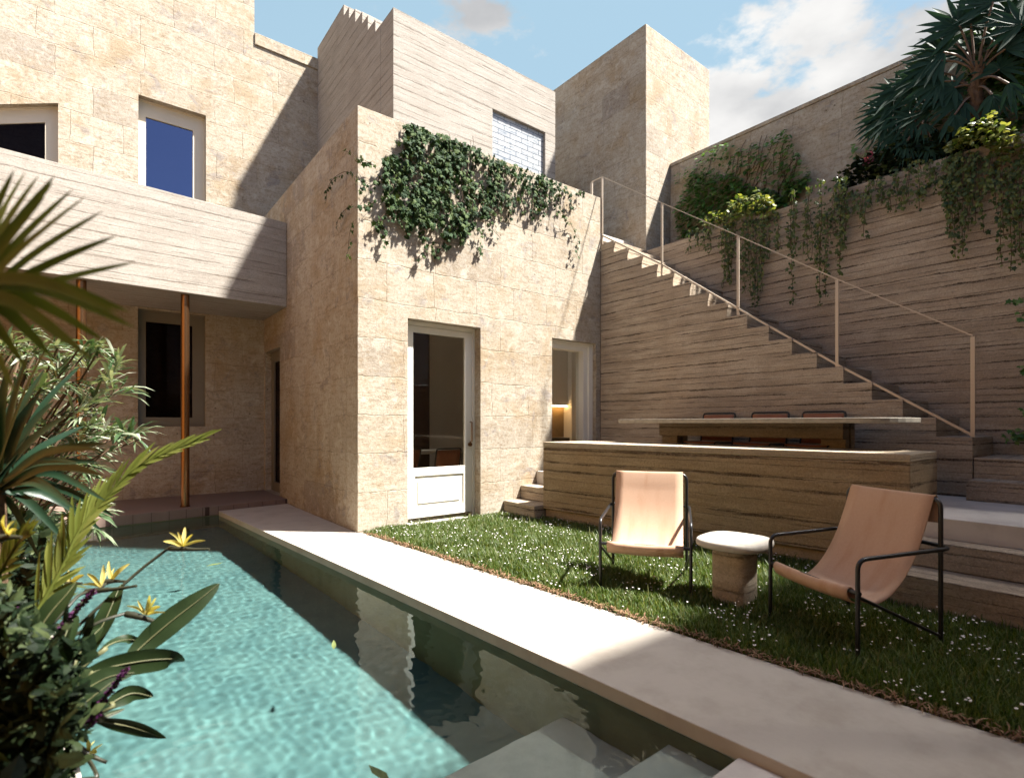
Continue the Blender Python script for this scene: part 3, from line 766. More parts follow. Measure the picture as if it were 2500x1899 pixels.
bw = house_thing('bench_wall', 'low golden rammed concrete wall with flat pale top, behind the lounge chairs', 'wall', 4.7, 3.2, 0)
pl = [(low_f(5.0), 5.0), (low_f(1.3), 1.3), (low_b(1.3), 1.305), (low_b(5.0), 4.99)]
g = MB(); g.prism(pl, .13, .90); part('wall', g, M['conc_gold'], bw, bevel=.012)
g = MB(); g.prism(pl, .902, .967); part('coping', g, m_strata('golden_coping', (.70, .58, .43), (.60, .48, .34), dens=6, lines=.3), bw, bevel=.010)
pl2 = [(low_f(5.0)+.03, 4.98), (low_f(1.3)+.03, 1.32), (low_b(1.3)-.03, 1.32), (low_b(5.0)-.03, 4.97)]
g = MB(); g.prism(pl2, -.1, .128); part('plinth', g, M['conc_gold'], bw)

# terrace and garden steps
g = MB(); g.prism([(4.872, A0-.003), (BS-.003, A0-.003), (BS-.003, -.9), (4.68, -.9), (4.68, 1.29), (low_b(1.3)+.003, 1.29), (low_b(5.0)+.003, 5.002), (4.872, 5.002)], .0, .535)
struct('terrace', g, M['tread'], bevel=.005)
gs = house_thing('garden_steps', 'three narrow concrete steps between the annex wall and bench wall', 'steps', 4.4, 5.3, 0)
for k, (b, z) in enumerate(((4.292, .175), (4.587, .355))):
    g = MB(); g.box(b, 4.87, 5.006, A0-.003, -.1+k*.28, z); part('step', g, M['conc'], gs, bevel=.008)
gs2 = house_thing('garden_steps', 'wide pale stone steps rising from the lawn beside the right lounge chair', 'steps', 4.3, .4, 0)
for k, (b, z) in enumerate(((4.17, .215), (4.47, .395))):
    g = MB(); g.box(b, 4.678, -.9, 1.285, -.1+k*.318, z); part('step', g, M['conc_swap'], gs2, bevel=.008)
    
# ================================================================== OUTDOOR DINING
na0, zt = Pb(1505.8, 1023.6, 5.06); na1 = Pb(2105, 1017.7, 5.06)[0]
dt = house_thing('dining_table', 'long stone dining table on the terrace between bench wall and staircase', 'table', 5.5, (na0+na1)/2, .535)
def rrect(b0, b1, a0, a1, r0, r1, n=8):
    """rounded rectangle, r0 at the a0 end, r1 at the a1 end"""
    out = []
    for (cb, ca, r, s) in ((b1-r1, a1-r1, r1, 0), (b0+r1, a1-r1, r1, 90), (b0+r0, a0+r0, r0, 180), (b1-r0, a0+r0, r0, 270)):
        for k in range(n+1):
            an = math.radians(s+90*k/n); out.append((cb+r*math.cos(an), ca+r*math.sin(an)))
    return out
g = MB(); g.prism(rrect(5.06, 5.90, na1-.27, na0, .36, .05), zt-.045, zt); part('tabletop', g, m_plain('grey_travertine', (.25, .225, .185), .6, .1, 14, .2, .3), dt, bevel=.006)
la = Pb(1609, 1040, 5.6)[0]; ra = Pb(2058, 1040, 5.6)[0]
g = MB(); g.box(5.6, 5.66, ra, la, zt-.20, zt-.047); part('apron', g, M['dark_stone'], dt, bevel=.004)
for a in (la-.22, ra):
    for b in (5.661, 5.80):
        g = MB(); g.box(b, b+.09, a, a+.22, .536, zt-.047); part('leg', g, M['dark_stone'], dt, bevel=.004)
for (x0, x1, lab) in ((1715, 1792, 'orange backed chair behind the outdoor table, farthest up the staircase side'), (1834, 1923, 'middle one of the three orange backed chairs behind the outdoor table'), (1957.5, 2062, 'orange backed chair behind the outdoor table, nearest the table end by the steps')):
    a = (Pb(x0, 1010, 6.06)[0]+Pb(x1, 1010, 6.06)[0])/2
    dining_chair(lab, 5.83, a, .537, TH+math.pi/2, 'orange chairs at the outdoor table')

# ================================================================== LOUNGE CHAIRS, SIDE TABLE
def catmull(ps, n=6):
    out = []
    for i in range(len(ps)-1):
        p0, p1, p2, p3 = ps[max(i-1, 0)], ps[i], ps[i+1], ps[min(i+2, len(ps)-1)]
        for k in range(n):
            t = k/n
            out.append(tuple(.5*((2*b)+(c-a)*t+(2*a-5*b+4*c-d)*t*t+(3*b-a-3*c+d)*t**3) for a, b, c, d in zip(p0, p1, p2, p3)))
    out.append(tuple(ps[-1])); return out
def lounge_chair(label, front, rear):
    fr = Vector(front); re = Vector(rear); c = (fr+re)/2; d = (fr-re); D = d.length/2; d.normalize()
    rot = math.atan2(-d.x, d.y)
    t = thing('lounge_chair', label, 'chair', (c.x, c.y, 0), rot, group='sling lounge chairs on the lawn')
    w, wr = .31, .29; r = .0115
    g = MB(); arm = [(-w, D, 0), (-w, D, .505), (-w, -D-.05, .53), (w, -D-.05, .53), (w, D, .505), (w, D, 0)]
    g.tube(fillet(arm, .055), r, 12); part('arm_frame', g, M['black'], t, shade=50)
    g = MB(); g.tube(fillet([(-wr, -D, 0), (-wr, -D, .79), (wr, -D, .79), (wr, -D, 0)], .05), r, 12); part('back_frame', g, M['black'], t, shade=50)
    g = MB(); g.tube([(-w-.012, D-.002, .335), (w+.012, D-.002, .335)], r, 12); part('front_bar', g, M['black'], t, shade=50)
    for s in (-1, 1):
        g = MB(); g.tube([(s*w, D-.01, .315), (s*wr, -D+.01, .06)], .009, 10); part('brace', g, M['black'], t, shade=50)
    y = D
    prof = [(-y-.02, .66), (-y-.022, .73), (-y-.016, .795), (-y+.002, .806), (-y+.02, .77), (-y+.06, .66), (-y+.125, .51), (-y+.205, .385), (-y+.29, .30), (-y+.375, .258), (-y+.45, .258), (y-.07, .295), (y-.02, .345), (y+.004, .352), (y+.017, .335), (y+.012, .305), (y-.02, .275), (y-.075, .255)]
    pr = catmull(prof, 5); n = len(pr); wx = .262; K = 8
    g = MB()
    g.add([(-wx+2*wx*k/K, p[0], p[1]-.010*math.sin(math.pi*k/K)*(1 if .27 < p[1] < .7 else .2)) for p in pr for k in range(K+1)], [(i*(K+1)+k, i*(K+1)+k+1, (i+1)*(K+1)+k+1, (i+1)*(K+1)+k) for i in range(n-1) for k in range(K)])
    o = part('sling', g, M['sling'], t, shade=80); m = o.modifiers.new('s', 'SOLIDIFY'); m.thickness = .004; m.offset = 0
    return t
lounge_chair('sunlit peach canvas sling chair facing the pool, left of the stone side table', (.933, 3.75), (1.115, 4.33))
lounge_chair('shaded tan canvas sling chair turned side-on, beside the wide garden steps', (1.68, 3.005), (2.235, 3.145))

sx, sy = 1.505, 3.60
sdt = thing('side_table', 'small stone side table with rounded square top, standing between the two lounge chairs', 'table', (sx, sy, 0), TH+.12)
def sq(rx, ry, n, e=3.2):
    out = []
    for k in range(n):
        an = 2*math.pi*k/n; c, s = math.cos(an), math.sin(an)
        out.append((rx*math.copysign(abs(c)**(2/e), c), ry*math.copysign(abs(s)**(2/e), s)))
    return out
def lathe_sq(mb, levels, n=48, e=3.2):
    o = len(mb.v)
    for (r, z) in levels: mb.v += [(x, y, z) for x, y in sq(r, r*.97, n, e)]
    for i in range(len(levels)-1):
        for k in range(n): mb.f.append((o+i*n+k, o+i*n+(k+1) % n, o+(i+1)*n+(k+1) % n, o+(i+1)*n+k))
    mb.f.append(tuple(o+k for k in range(n))[::-1]); mb.f.append(tuple(o+(len(levels)-1)*n+k for k in range(n)))
g = MB(); lathe_sq(g, [(.215, .372), (.228, .380), (.232, .40), (.228, .418), (.218, .424)], 56, 3.0); part('tabletop', g, M['table'], sdt, shade=50)
ped = m_strata('travertine_pedestal', (.66, .56, .44), (.52, .43, .32), line=(.08, .05, .035), dens=2.5, lines=.9)
g = MB(); lathe_sq(g, [(.128, -.01), (.13, .02), (.13, .36), (.126, .3715)], 48, 3.4); part('pedestal', g, ped, sdt, shade=50)
# open joint running up the pedestal
dd = Vector((-sx, -sy, 0)).normalized(); 
ang = math.atan2(-sy, -sx)-(TH+.12)-.62
gx, gy = .130*math.cos(ang), .130*math.sin(ang)
# ================================================================== PLANTS
def plant(name, label, cat, base, group=None):
    o = thing(name, label, cat, base, 0, group=group); o['org'] = tuple(base); return o
def R(a, b): return random.uniform(a, b)
def jit(v, s): return Vector(v)+Vector((R(-s, s), R(-s, s), R(-s, s)))
def inpoly(x, y, P):
    c = False; j = len(P)-1
    for i in range(len(P)):
        if (P[i][1] > y) != (P[j][1] > y) and x < (P[j][0]-P[i][0])*(y-P[i][1])/(P[j][1]-P[i][1])+P[i][0]: c = not c
        j = i
    return c
def sample(P, n):
    x0, x1 = min(p[0] for p in P), max(p[0] for p in P); y0, y1 = min(p[1] for p in P), max(p[1] for p in P); out = []
    while len(out) < n:
        x, y = R(x0, x1), R(y0, y1)
        if inpoly(x, y, P): out.append((x, y))
    return out
DOWN = Vector((0, 0, -1)); UP = Vector((0, 0, 1))
NW1 = Vector((SI, -CO, 0))            # outward normal of the annex front
NSD = Vector((-CO, -SI, 0))           # outward normal of the annex side / planter wall

# ---- ivy over the annex parapet
def zm(L, s=3.253, ox=780, oy=280): return [(ox+x/s, oy+y/s) for x, y in L]
def W1(x, y, off=0.0):
    b, z = Pa(x, y, A0-off); return ab(b, A0-off, z)
iv = plant('ivy', 'dense dark ivy hanging over the sunlit annex parapet', 'ivy', W1(1150, 372))
lf = MB(); stm = MB()
def ivy_leaf(p, n, size):
    d = (DOWN+Vector((R(-.7, .7), R(-.7, .7), R(-.3, .5)))).normalized(); nn = (n+Vector((R(-.6, .6), R(-.6, .6), R(-.2, .8)))).normalized()
    lf.disc_leaf(p, d, nn, size, IVY)
dense = [zm([(680, 60), (760, 75), (960, 150), (1090, 190), (1280, 270), (1290, 360), (1240, 440), (1250, 560), (1245, 900), (1150, 960), (1010, 970), (920, 900), (700, 860), (640, 760), (500, 690), (520, 560), (510, 350), (600, 310), (690, 380)]),
         zm([(1280, 440), (1420, 350), (1540, 390), (1600, 520), (1560, 620), (1500, 720), (1430, 640), (1380, 720), (1370, 840), (1290, 800), (1260, 560)]),
         zm([(1650, 450), (1790, 470), (1850, 550), (1920, 640), (1910, 700), (1800, 660), (1690, 640), (1600, 640)])]
for P, n, dep in ((dense[0], 2250, .13), (dense[1], 350, .10), (dense[2], 130, .10)):
    for x, y in sample(P, n):
        k = math.sin(x*.11)*math.cos(y*.05)
        k2 = math.sin(x*.045+y*.03)+math.sin(x*.09-y*.055+2)
        if R(0, 1) < .34+.25*k+.24*k2: continue
        ivy_leaf(W1(x, y, R(.012, dep)), NW1, R(.04, .082))
for x, y in sample(zm([(690, 60), (960, 140), (1290, 280), (1660, 430), (1900, 530), (2080, 600), (2070, 640), (1880, 590), (1640, 500), (1280, 370), (950, 240), (690, 150)]), 260):
    ivy_leaf(W1(x, y, R(.0, .12)), (NW1+UP*.8).normalized(), R(.045, .085))
strands = [[(600, 200), (640, 260), (690, 330)], [(500, 480), (440, 540), (400, 590)], [(530, 780), (480, 830), (500, 850)], [(430, 690), (380, 730), (310, 735)],
           [(420, 850), (470, 900), (490, 950)], [(430, 400), (370, 370), (310, 340)], [(1010, 970), (960, 1060), (900, 1030)], [(900, 1020), (830, 1090), (770, 1140)], [(900, 1080), (920, 1120), (950, 1140)], [(1050, 980), (1010, 1040), (1000, 1060)],
           [(1350, 820), (1370, 900), (1440, 985)], [(700, 860), (720, 890), (750, 870)], [(800, 860), (820, 950), (800, 980)], [(1250, 900), (1290, 940), (1300, 945)],
           [(1900, 640), (1910, 720), (1915, 760)], [(1980, 620), (2000, 690), (1995, 760)], [(1920, 760), (1945, 830), (2000, 860)], [(1990, 850), (2020, 920), (2045, 980)], [(1550, 620), (1600, 690), (1640, 680)], [(1500, 700), (1510, 760), (1550, 740)],
           [(1690, 660), (1695, 740), (1693, 830)], [(1280, 1030), (1285, 1080), (1288, 1110)], [(1420, 700), (1425, 760), (1400, 780)], [(1800, 660), (1790, 720), (1795, 780)], [(350, 520), (330, 560), (320, 610)], [(2070, 590), (2085, 620), (2088, 640)], [(2050, 1000), (2045, 1060), (2048, 1120)]]
for x, y, L in [(R(520, 1250), R(620, 930), R(60, 190)) for _ in range(22)]+[(R(1290, 1900), R(560, 700), R(50, 200)) for _ in range(16)]:
    strands.append([(x, y), (x+R(-12, 12), y+L*.5), (x+R(-25, 25), y+L)])
for S in strands:
    S = zm(S); pts = [W1(x, y, R(.03, .09)) for x, y in S]; pts = [Vector(p) for p in catmull(pts, 4)]
    stm.tube(pts, .003, 4)
    for i in range(len(pts)-1):
        L = (pts[i+1]-pts[i]).length
        for _ in range(max(1, int(L/.028))):
            ivy_leaf(pts[i].lerp(pts[i+1], R(0, 1))+Vector((R(-.03, .03), R(-.03, .03), R(-.03, .03))), NW1, R(.035, .07))
def SDp(x, y, off=.04):
    a, z = Pb(x, y, B0-off); return ab(B0-off, a, z)
for S in ([(305, 370), (250, 310), (190, 285)], [(300, 560), (270, 480), (200, 455), (120, 500), (80, 550)], [(80, 550), (60, 610), (50, 690)], [(260, 715), (200, 760), (150, 830), (135, 880)], [(270, 850), (240, 940), (228, 1080), (225, 1140)]):
    S = zm(S); pts = [SDp(x, y, R(.05, .12)) for x, y in S]; pts = [Vector(p) for p in catmull(pts, 5)]
    stm.tube(pts, .003, 4)
    for i in range(len(pts)-1):
        for _ in range(max(1, int((pts[i+1]-pts[i]).length/.05))):
            ivy_leaf(pts[i].lerp(pts[i+1], R(0, 1))+Vector((R(-.02, .02), R(-.02, .02), R(-.02, .02))), NSD, R(.03, .055))
for k in range(26):
    x = R(700, 1230); P0 = zm([(x, R(150, 400))])[0]; y1 = R(500, 900)/3.253+280
    stm.tube([W1(P0[0]+R(-4, 4), P0[1]+(y1-P0[1])*t, .02+.03*math.sin(t*3)) for t in (0, .25, .5, .75, 1)], .0025, 4)
part('leaves', lf, M['ivy'], iv, fix=False); part('stems', stm, M['vine_stem'], iv, shade=60)

# ---- creeper on the boundary wall
def HW(x, y, off=.0):
    a, z = Pb(x, y, BH-off); return ab(BH-off, a, z)
def zr(L): return zm(L, 3.652, 1640, 300)
cr = plant('creeper', 'leafy green creeper climbing the boundary wall beside the tower', 'climbing plant', HW(1700, 585))
lf = MB(); stm = MB()
def creeper_leaf(p, size, sh=OVAL):
    d = (NSD*R(.5, 1)+DOWN*R(.1, .7)+Vector((R(-.5, .5), R(-.5, .5), 0))).normalized(); nn = (UP*R(.5, 1)+NSD*R(.1, .8)+Vector((R(-.4, .4), R(-.4, .4), 0))).normalized()
    lf.disc_leaf(p, d, nn, size, sh)
for P, n in ((zr([(60, 1030), (30, 760), (80, 650), (190, 420), (330, 470), (560, 430), (720, 560), (920, 600), (1050, 720), (700, 800), (250, 900), (200, 990)]), 1900),
             (zr([(20, 460), (150, 380), (300, 240), (460, 170), (620, 210), (830, 140), (1040, 40), (1110, 230), (1240, 420), (1060, 500), (1180, 690), (900, 620), (620, 420), (330, 460), (160, 480), (30, 560)]), 520),
             (zr([(1000, 560), (1240, 430), (1230, 520), (1100, 640), (960, 740)]), 200)):
    for x, y in sample(P, n): creeper_leaf(HW(x, y, R(.02, .13)), R(.055, .095))
for k in range(34):
    x, y = sample(zr([(150, 380), (450, 180), (1050, 60), (1250, 430), (900, 560)]), 1)[0]
    S = [(x, y), (x-8+R(-6, 6), y+22), (x-14+R(-10, 10), y+48), (x-22+R(-12, 12), y+80)]
    stm.tube([HW(a, b, .012) for a, b in S], .004, 4)
part('leaves', lf, M['creeper'], cr, fix=False); part('stems', stm, M['vine_stem'], cr, shade=60)
cr2 = plant('creeper', 'bright leafy creeper covering the boundary wall behind the tall fan palm', 'climbing plant', HW(2450, 330))
lf = MB()
for x, y in sample([(2330, 130), (2360, 95), (2420, 60), (2500, 22), (2560, -10), (2560, 240), (2500, 250), (2420, 220), (2360, 190)], 900) : creeper_leaf(HW(x, y, R(.02, .16)), R(.07, .12))
for x, y in sample([(2080, 345), (2160, 300), (2260, 260), (2330, 190), (2420, 220), (2560, 240), (2560, 340), (2300, 390), (2100, 430), (2075, 400)], 750): creeper_leaf(HW(x, y, R(.02, .2)), R(.06, .11))
part('leaves', lf, M['creeper'], cr2, fix=False)

# ---- trailing vines on the planter wall
def PW(x, y, off=.0):
    a, z = Pb(x, y, BP-off); return ab(BP-off, a, z)
def trailing(label, strands, crown=None, ncrown=0, base=None, dens=1.0):
    t = plant('trailing_vine', label, 'vine', base)
    lv = MB(); sm = MB(); cw = MB()
    for (x, y0, y1, k) in strands:
        k = max(1, int(k*.75+.5))
        for s in range(k):
            xx = x+R(-1, 1)*(2+1.5*k)*.9; e = y1+R(-4, 14)-(0 if s == 0 else R(.05, .55)*(y1-y0)); n = max(4, int((e-y0)/14))
            ph = R(0, 6); pts = []
            for i in range(n+1):
                f = i/n; pts.append(PW(xx+3*math.sin(ph+f*5)+R(-1, 1), y0+(e-y0)*f, .03+.05*math.sin(ph+f*4)**2+(.03 if f > .03 else -.03)))
            sm.tube(pts, .0028, 4)
            for i in range(n):
                L = (pts[i+1]-pts[i]).length
                for _ in range(max(1, int(L/.021*dens))):
                    p = pts[i].lerp(pts[i+1], R(0, 1)); wdt = .038*(1.15-i/n*.5)
                    p += ab(0, R(-wdt, wdt))+NSD*R(-.01, .05)
                    d = (DOWN+Vector((R(-.8, .8), R(-.8, .8), R(-.2, .4)))).normalized()
                    lv.disc_leaf(p, d, (NSD+Vector((R(-.7, .7), R(-.7, .7), R(0, .8)))).normalized(), R(.024, .058), OVAL if R(0, 1) < .6 else IVY)
    if crown:
        for x, y in sample(crown, ncrown):
            p = PW(x, y, R(-.12, .16))
            d = (NSD*R(.2, 1)+DOWN*R(-.3, .8)+Vector((R(-.7, .7), R(-.7, .7), 0))).normalized()
            cw.disc_leaf(p, d, (UP*R(.5, 1)+NSD*R(0, .6)+Vector((R(-.4, .4), R(-.4, .4), 0))).normalized(), R(.05, .085), OVAL)
    part('leaves', lv, M['vine'], t, fix=False); part('stems', sm, M['vine_stem'], t, shade=60)
    if cw.v: part('crown_leaves', cw, M['bright'], t, fix=False)
    return t
def zs(L): return [(1640+x/3.652, 300+a/3.652, 300+b/3.652, k) for x, a, b, k in L]
trailing('trailing vine with bright yellow-green crown hanging over the planter wall, nearest the tower',
         zs([(160, 960, 1170, 1), (230, 930, 1090, 2), (300, 920, 1110, 2), (340, 930, 1165, 2), (440, 880, 1180, 2), (490, 900, 1470, 5), (530, 900, 1440, 3), (560, 880, 1180, 2), (640, 860, 1530, 4), (690, 850, 1540, 4), (740, 850, 1640, 4), (790, 850, 1500, 3), (830, 850, 1330, 3), (880, 830, 1210, 3), (930, 800, 1080, 2), (970, 1000, 1130, 1)]),
         zr([(270, 860), (370, 770), (480, 820), (520, 700), (600, 650), (730, 640), (770, 580), (800, 640), (870, 640), (930, 740), (890, 830), (640, 830), (560, 900), (300, 920)]), 420, PW(1840, 530))
trailing('row of thin dark vine strands over the planter wall, between the two bright bushy crowns',
         zs([(1080, 600, 1590, 2), (1040, 900, 1080, 1), (1100, 760, 1180, 2), (1210, 560, 1170, 3), (1180, 800, 1150, 1), (1250, 800, 1180, 1), (1330, 500, 1620, 3), (1300, 800, 1250, 2), (1380, 800, 1510, 2), (1450, 560, 1000, 3), (1520, 480, 1210, 5), (1560, 500, 1100, 4), (1500, 900, 1350, 1), (1620, 600, 800, 2), (1720, 600, 1010, 1), (1690, 600, 850, 2), (1770, 520, 720, 2), (1840, 480, 700, 2)]), None, 0, PW(1990, 480))
def zq(L): return [(2150+x/4.2, 300+a/4.2, 300+b/4.2, k) for x, a, b, k in L]
trailing('short dark vine strands under the small fan palm on the planter wall',
         zq([(20, 600, 850, 2), (150, 470, 900, 3), (100, 650, 900, 2), (210, 640, 860, 1), (280, 440, 840, 3), (400, 380, 680, 3), (380, 650, 870, 3), (440, 640, 760, 2), (500, 380, 640, 3), (560, 450, 690, 2)]), None, 0, PW(2210, 410))
trailing('trailing vine with bright crown hanging below the tall fan palm, at right',
         zq([(620, 550, 830, 2), (690, 340, 1200, 6), (740, 340, 1000, 5), (790, 300, 1330, 4), (840, 300, 1330, 3), (890, 300, 1100, 4), (940, 300, 900, 4), (990, 300, 1050, 3), (1050, 350, 1090, 3), (1130, 300, 700, 4), (1170, 400, 920, 2), (1250, 330, 1460, 4), (1310, 500, 1480, 2), (1390, 380, 1280, 4), (1430, 350, 1400, 3), (1500, 300, 1200, 3), (1560, 300, 1100, 3)]),
         [(2305, 365), (2330, 335), (2360, 300), (2400, 290), (2425, 272), (2440, 295), (2470, 300), (2480, 325), (2500, 350), (2500, 370), (2460, 385), (2440, 400), (2420, 360), (2370, 350), (2330, 370)], 520, PW(2390, 350))

# ---- low shrub in the planter
sh = plant('planter_shrub', 'dark low shrub with a few pink blooms in the planter below the small fan palm', 'shrub', PW(2150, 405, -.2))
lf = MB()
for x, y in sample([(2035, 440), (2060, 410), (2100, 385), (2180, 350), (2300, 320), (2420, 290), (2420, 350), (2300, 385), (2180, 420), (2100, 450), (2060, 470)], 1100):
    p = PW(x, y, R(-.35, -.02)); d = Vector((R(-1, 1), R(-1, 1), R(-.6, .8))).normalized()
    lf.disc_leaf(p, d, (UP+Vector((R(-.6, .6), R(-.6, .6), 0))).normalized(), R(.05, .10), OVAL)
part('leaves', lf, M['under'], sh, fix=False)
lf = MB()
for x, y in sample([(2100, 372), (2130, 368), (2135, 400), (2105, 405)], 40): lf.disc_leaf(PW(x, y, R(-.25, -.02)), Vector((R(-1, 1), R(-1, 1), R(0, 1))).normalized(), NSD, .03, OVAL)
part('blooms', lf, m_leaf('pink_petal', [(.16, .03, .06), (.25, .05, .10)], .6, .2), sh, fix=False)

# ---- fan palms
def fan(t, c, axis_deg, spread, L, n, droop, nrm=None, wfac=1.0, petiole=None):
    """one frond: blades radiating from c; angles are in the vertical plane facing -wall"""
    view = nrm or (NSD*.55+Vector((0, -1, 0))*.6+UP*.25).normalized()
    xr = Vector((1, 0, 0)); xr = (xr-view*xr.dot(view)).normalized(); yr = view.cross(xr)*-1
    if yr.z < 0: yr = -yr
    g = MB()
    for k in range(n):
        f = k/(n-1)-.5 if n > 1 else 0
        an = math.radians(axis_deg+f*spread+R(-4, 4)); d = xr*math.cos(an)+yr*math.sin(an)
        l = L*(1-.35*abs(f)*1.2)*R(.88, 1.06); lift = view*R(-.15, .3)
        pts = []
        for i in range(6):
            s = i/5; pts.append(c+(d+lift*s*.5)*l*s+DOWN*droop*l*s*s+Vector((0, 0, 0)))
        w = L*.072*wfac
        g.blade(pts, [w*.35, w*.9, w, w*.85, w*.5, w*.02], view+Vector((R(-.3, .3), R(-.3, .3), R(-.2, .2))), .28)
    o = part('frond', g, M['fan'], t, shade=70, fix=False)
    if petiole:
        g = MB(); P0 = Vector(petiole); mid = (P0+c)/2+UP*.35*(P0-c).length*.35
        g.tube(catmull([tuple(P0), tuple(mid), tuple(c)], 5), .011, 6); part('petiole', g, M['trunk'] if False else m_pet, o, shade=60)
m_pet = m_plain('palm_petiole', (.17, .11, .07), .6, .1, 8, .1, .3)
def QP(x, y, off): return PW(x, y, -off)
pxm = lambda px, off: px*5.5/1300
tall = plant('fan_palm', 'tall fan palm with rough trunk at the right end of the raised planter', 'palm', QP(2372, 330, .32))
top = QP(2388, 165, .32); bot = QP(2372, 330, .32)
g = MB(); n = 26
g.tube([bot.lerp(top, i/n)+Vector((.01*math.sin(i*.6), .008*math.cos(i*.7), 0)) for i in range(n+1)], [.058+.012*((i % 3) == 0)-.012*i/n for i in range(n+1)], 12)
for k in range(60):
    z = R(0, 1); p = bot.lerp(top, z); an = R(0, 6.28); d = Vector((math.cos(an), math.sin(an), .9))
    g.blade([p+Vector((math.cos(an), math.sin(an), 0))*.05, p+d.normalized()*.12], [.016, .006], UP, .1)
part('trunk', g, M['trunk'], tall, shade=50)
for (x, y, off, ax, sp, L, n, dr) in ((2342, 64, .30, 92, 250, 118, 15, .05), (2303, 128, .22, 150, 210, 98, 13, .15), (2424, 6, .34, 95, 230, 110, 13, .05), (2495, 60, .3, 120, 200, 100, 11, .1), (2288, 150, .18, 185, 170, 90, 11, .25), (2422, 232, .1, 268, 100, 66, 8, .5), (2462, 205, .08, 285, 80, 70, 6, .5), (2331, 281, .1, 262, 90, 70, 8, .5), (2296, 200, .16, 170, 190, 90, 12, .25), (2330, 215, .2, 160, 200, 80, 10, .3), (2400, 100, .4, 60, 220, 90, 11, .1), (2360, 130, .36, 130, 220, 80, 10, .15), (2455, 120, .3, 30, 160, 90, 8, .2), (2370, 60, .34, 70, 240, 90, 12, .1), (2320, 100, .3, 110, 230, 90, 12, .15), (2270, 175, .2, 160, 200, 95, 12, .2), (2350, 250, .2, 200, 200, 80, 11, .4), (2470, 30, .4, 100, 240, 95, 12, .1), (2440, 170, .34, 60, 240, 80, 11, .2)):
    fan(tall, QP(x, y, off), ax, sp, L*5.4/1300, n, dr, petiole=top.lerp(bot, R(.02, .45)))
small = plant('fan_palm', 'small dark fan palm leaning left beside the tall one in the planter', 'palm', QP(2262, 350, .25))
top2 = QP(2257, 300, .25); bot2 = QP(2262, 360, .25)
g = MB(); g.tube([bot2, top2], [.045, .035], 10); part('trunk', g, M['trunk'], small, shade=50)
for (x, y, off, ax, sp, L, n, dr) in ((2232, 205, .22, 170, 200, 95, 13, .2), (2200, 250, .2, 175, 190, 100, 13, .25), (2175, 285, .16, 190, 170, 85, 12, .3), (2235, 245, .18, 120, 210, 80, 12, .15), (2252, 303, .06, 280, 100, 48, 7, .5), (2190, 325, .12, 235, 130, 70, 10, .4), (2300, 235, .24, 100, 210, 85, 12, .15), (2215, 345, .08, 265, 110, 55, 9, .5), (2275, 345, .08, 270, 100, 62, 9, .5), (2160, 310, .12, 200, 150, 70, 10, .3), (2250, 190, .26, 150, 190, 80, 11, .2), (2225, 290, .12, 180, 200, 75, 11, .3), (2190, 225, .2, 160, 220, 90, 13, .2), (2160, 270, .18, 175, 200, 85, 12, .25), (2270, 270, .2, 120, 240, 85, 12, .2), (2240, 330, .14, 220, 200, 70, 11, .4), (2140, 300, .14, 180, 180, 60, 10, .3)):
    fan(small, QP(x, y, off), ax, sp, L*5.5/1300, n, dr, wfac=.8, petiole=top2)

# ---- ivy sprigs at the right edge
es = plant('ivy_sprig', 'loose ivy sprigs hanging along the planter wall at the right picture edge', 'ivy', PW(2530, 480, .1))
lf = MB(); stm = MB()
spine = [PW(2530+6*math.sin(k), 430+k*42, .10) for k in range(21)]
stm.tube(spine, .004, 5)
for (x, y, k) in ((2484, 735, 9), (2495, 770, 7), (2470, 1072, 8), (2482, 1056, 8), (2495, 1062, 7), (2466, 1160, 5), (2495, 1165, 6), (2468, 1240, 7), (2483, 1232, 8), (2496, 1222, 7), (2462, 1254, 4), (2510, 900, 14), (2512, 1000, 14)):
    c = PW(x, y, .12); j = min(spine, key=lambda p: (p-c).length)
    stm.tube([j, (j+c)/2+Vector((0, 0, .03)), c], .003, 4)
    for _ in range(k):
        p = c+ab(0, R(-.05, .05))+UP*R(-.035, .035)+NSD*R(-.02, .04)
        lf.disc_leaf(p, (DOWN*R(.2, 1)+Vector((R(-1, 1), R(-1, 1), R(-.2, .5)))).normalized(), (NSD+UP*R(0, .9)).normalized(), R(.035, .065), IVY)
part('leaves', lf, M['creeper'], es, fix=False); part('stems', stm, M['vine_stem'], es, shade=60)

# ================================================================== FOREGROUND PLANTING (left bed)
VIEW = Vector((0, -1, .15)).normalized()
def C3(L, Y0, Y1=None):
    n = len(L); Y1 = Y1 or Y0
    return [Vector(p) for p in catmull([tuple(P3(x, y, Y0+(Y1-Y0)*i/(n-1))) for i, (x, y) in enumerate(L)], 5)]
def prof(n, w, a=.12, b=.03, peak=.45):
    out = []
    for i in range(n):
        s = i/(n-1); out.append(w*max(b if s > .5 else a, (math.sin(math.pi*min(1, s**(math.log(.5)/math.log(peak)))))**.75))
    return out
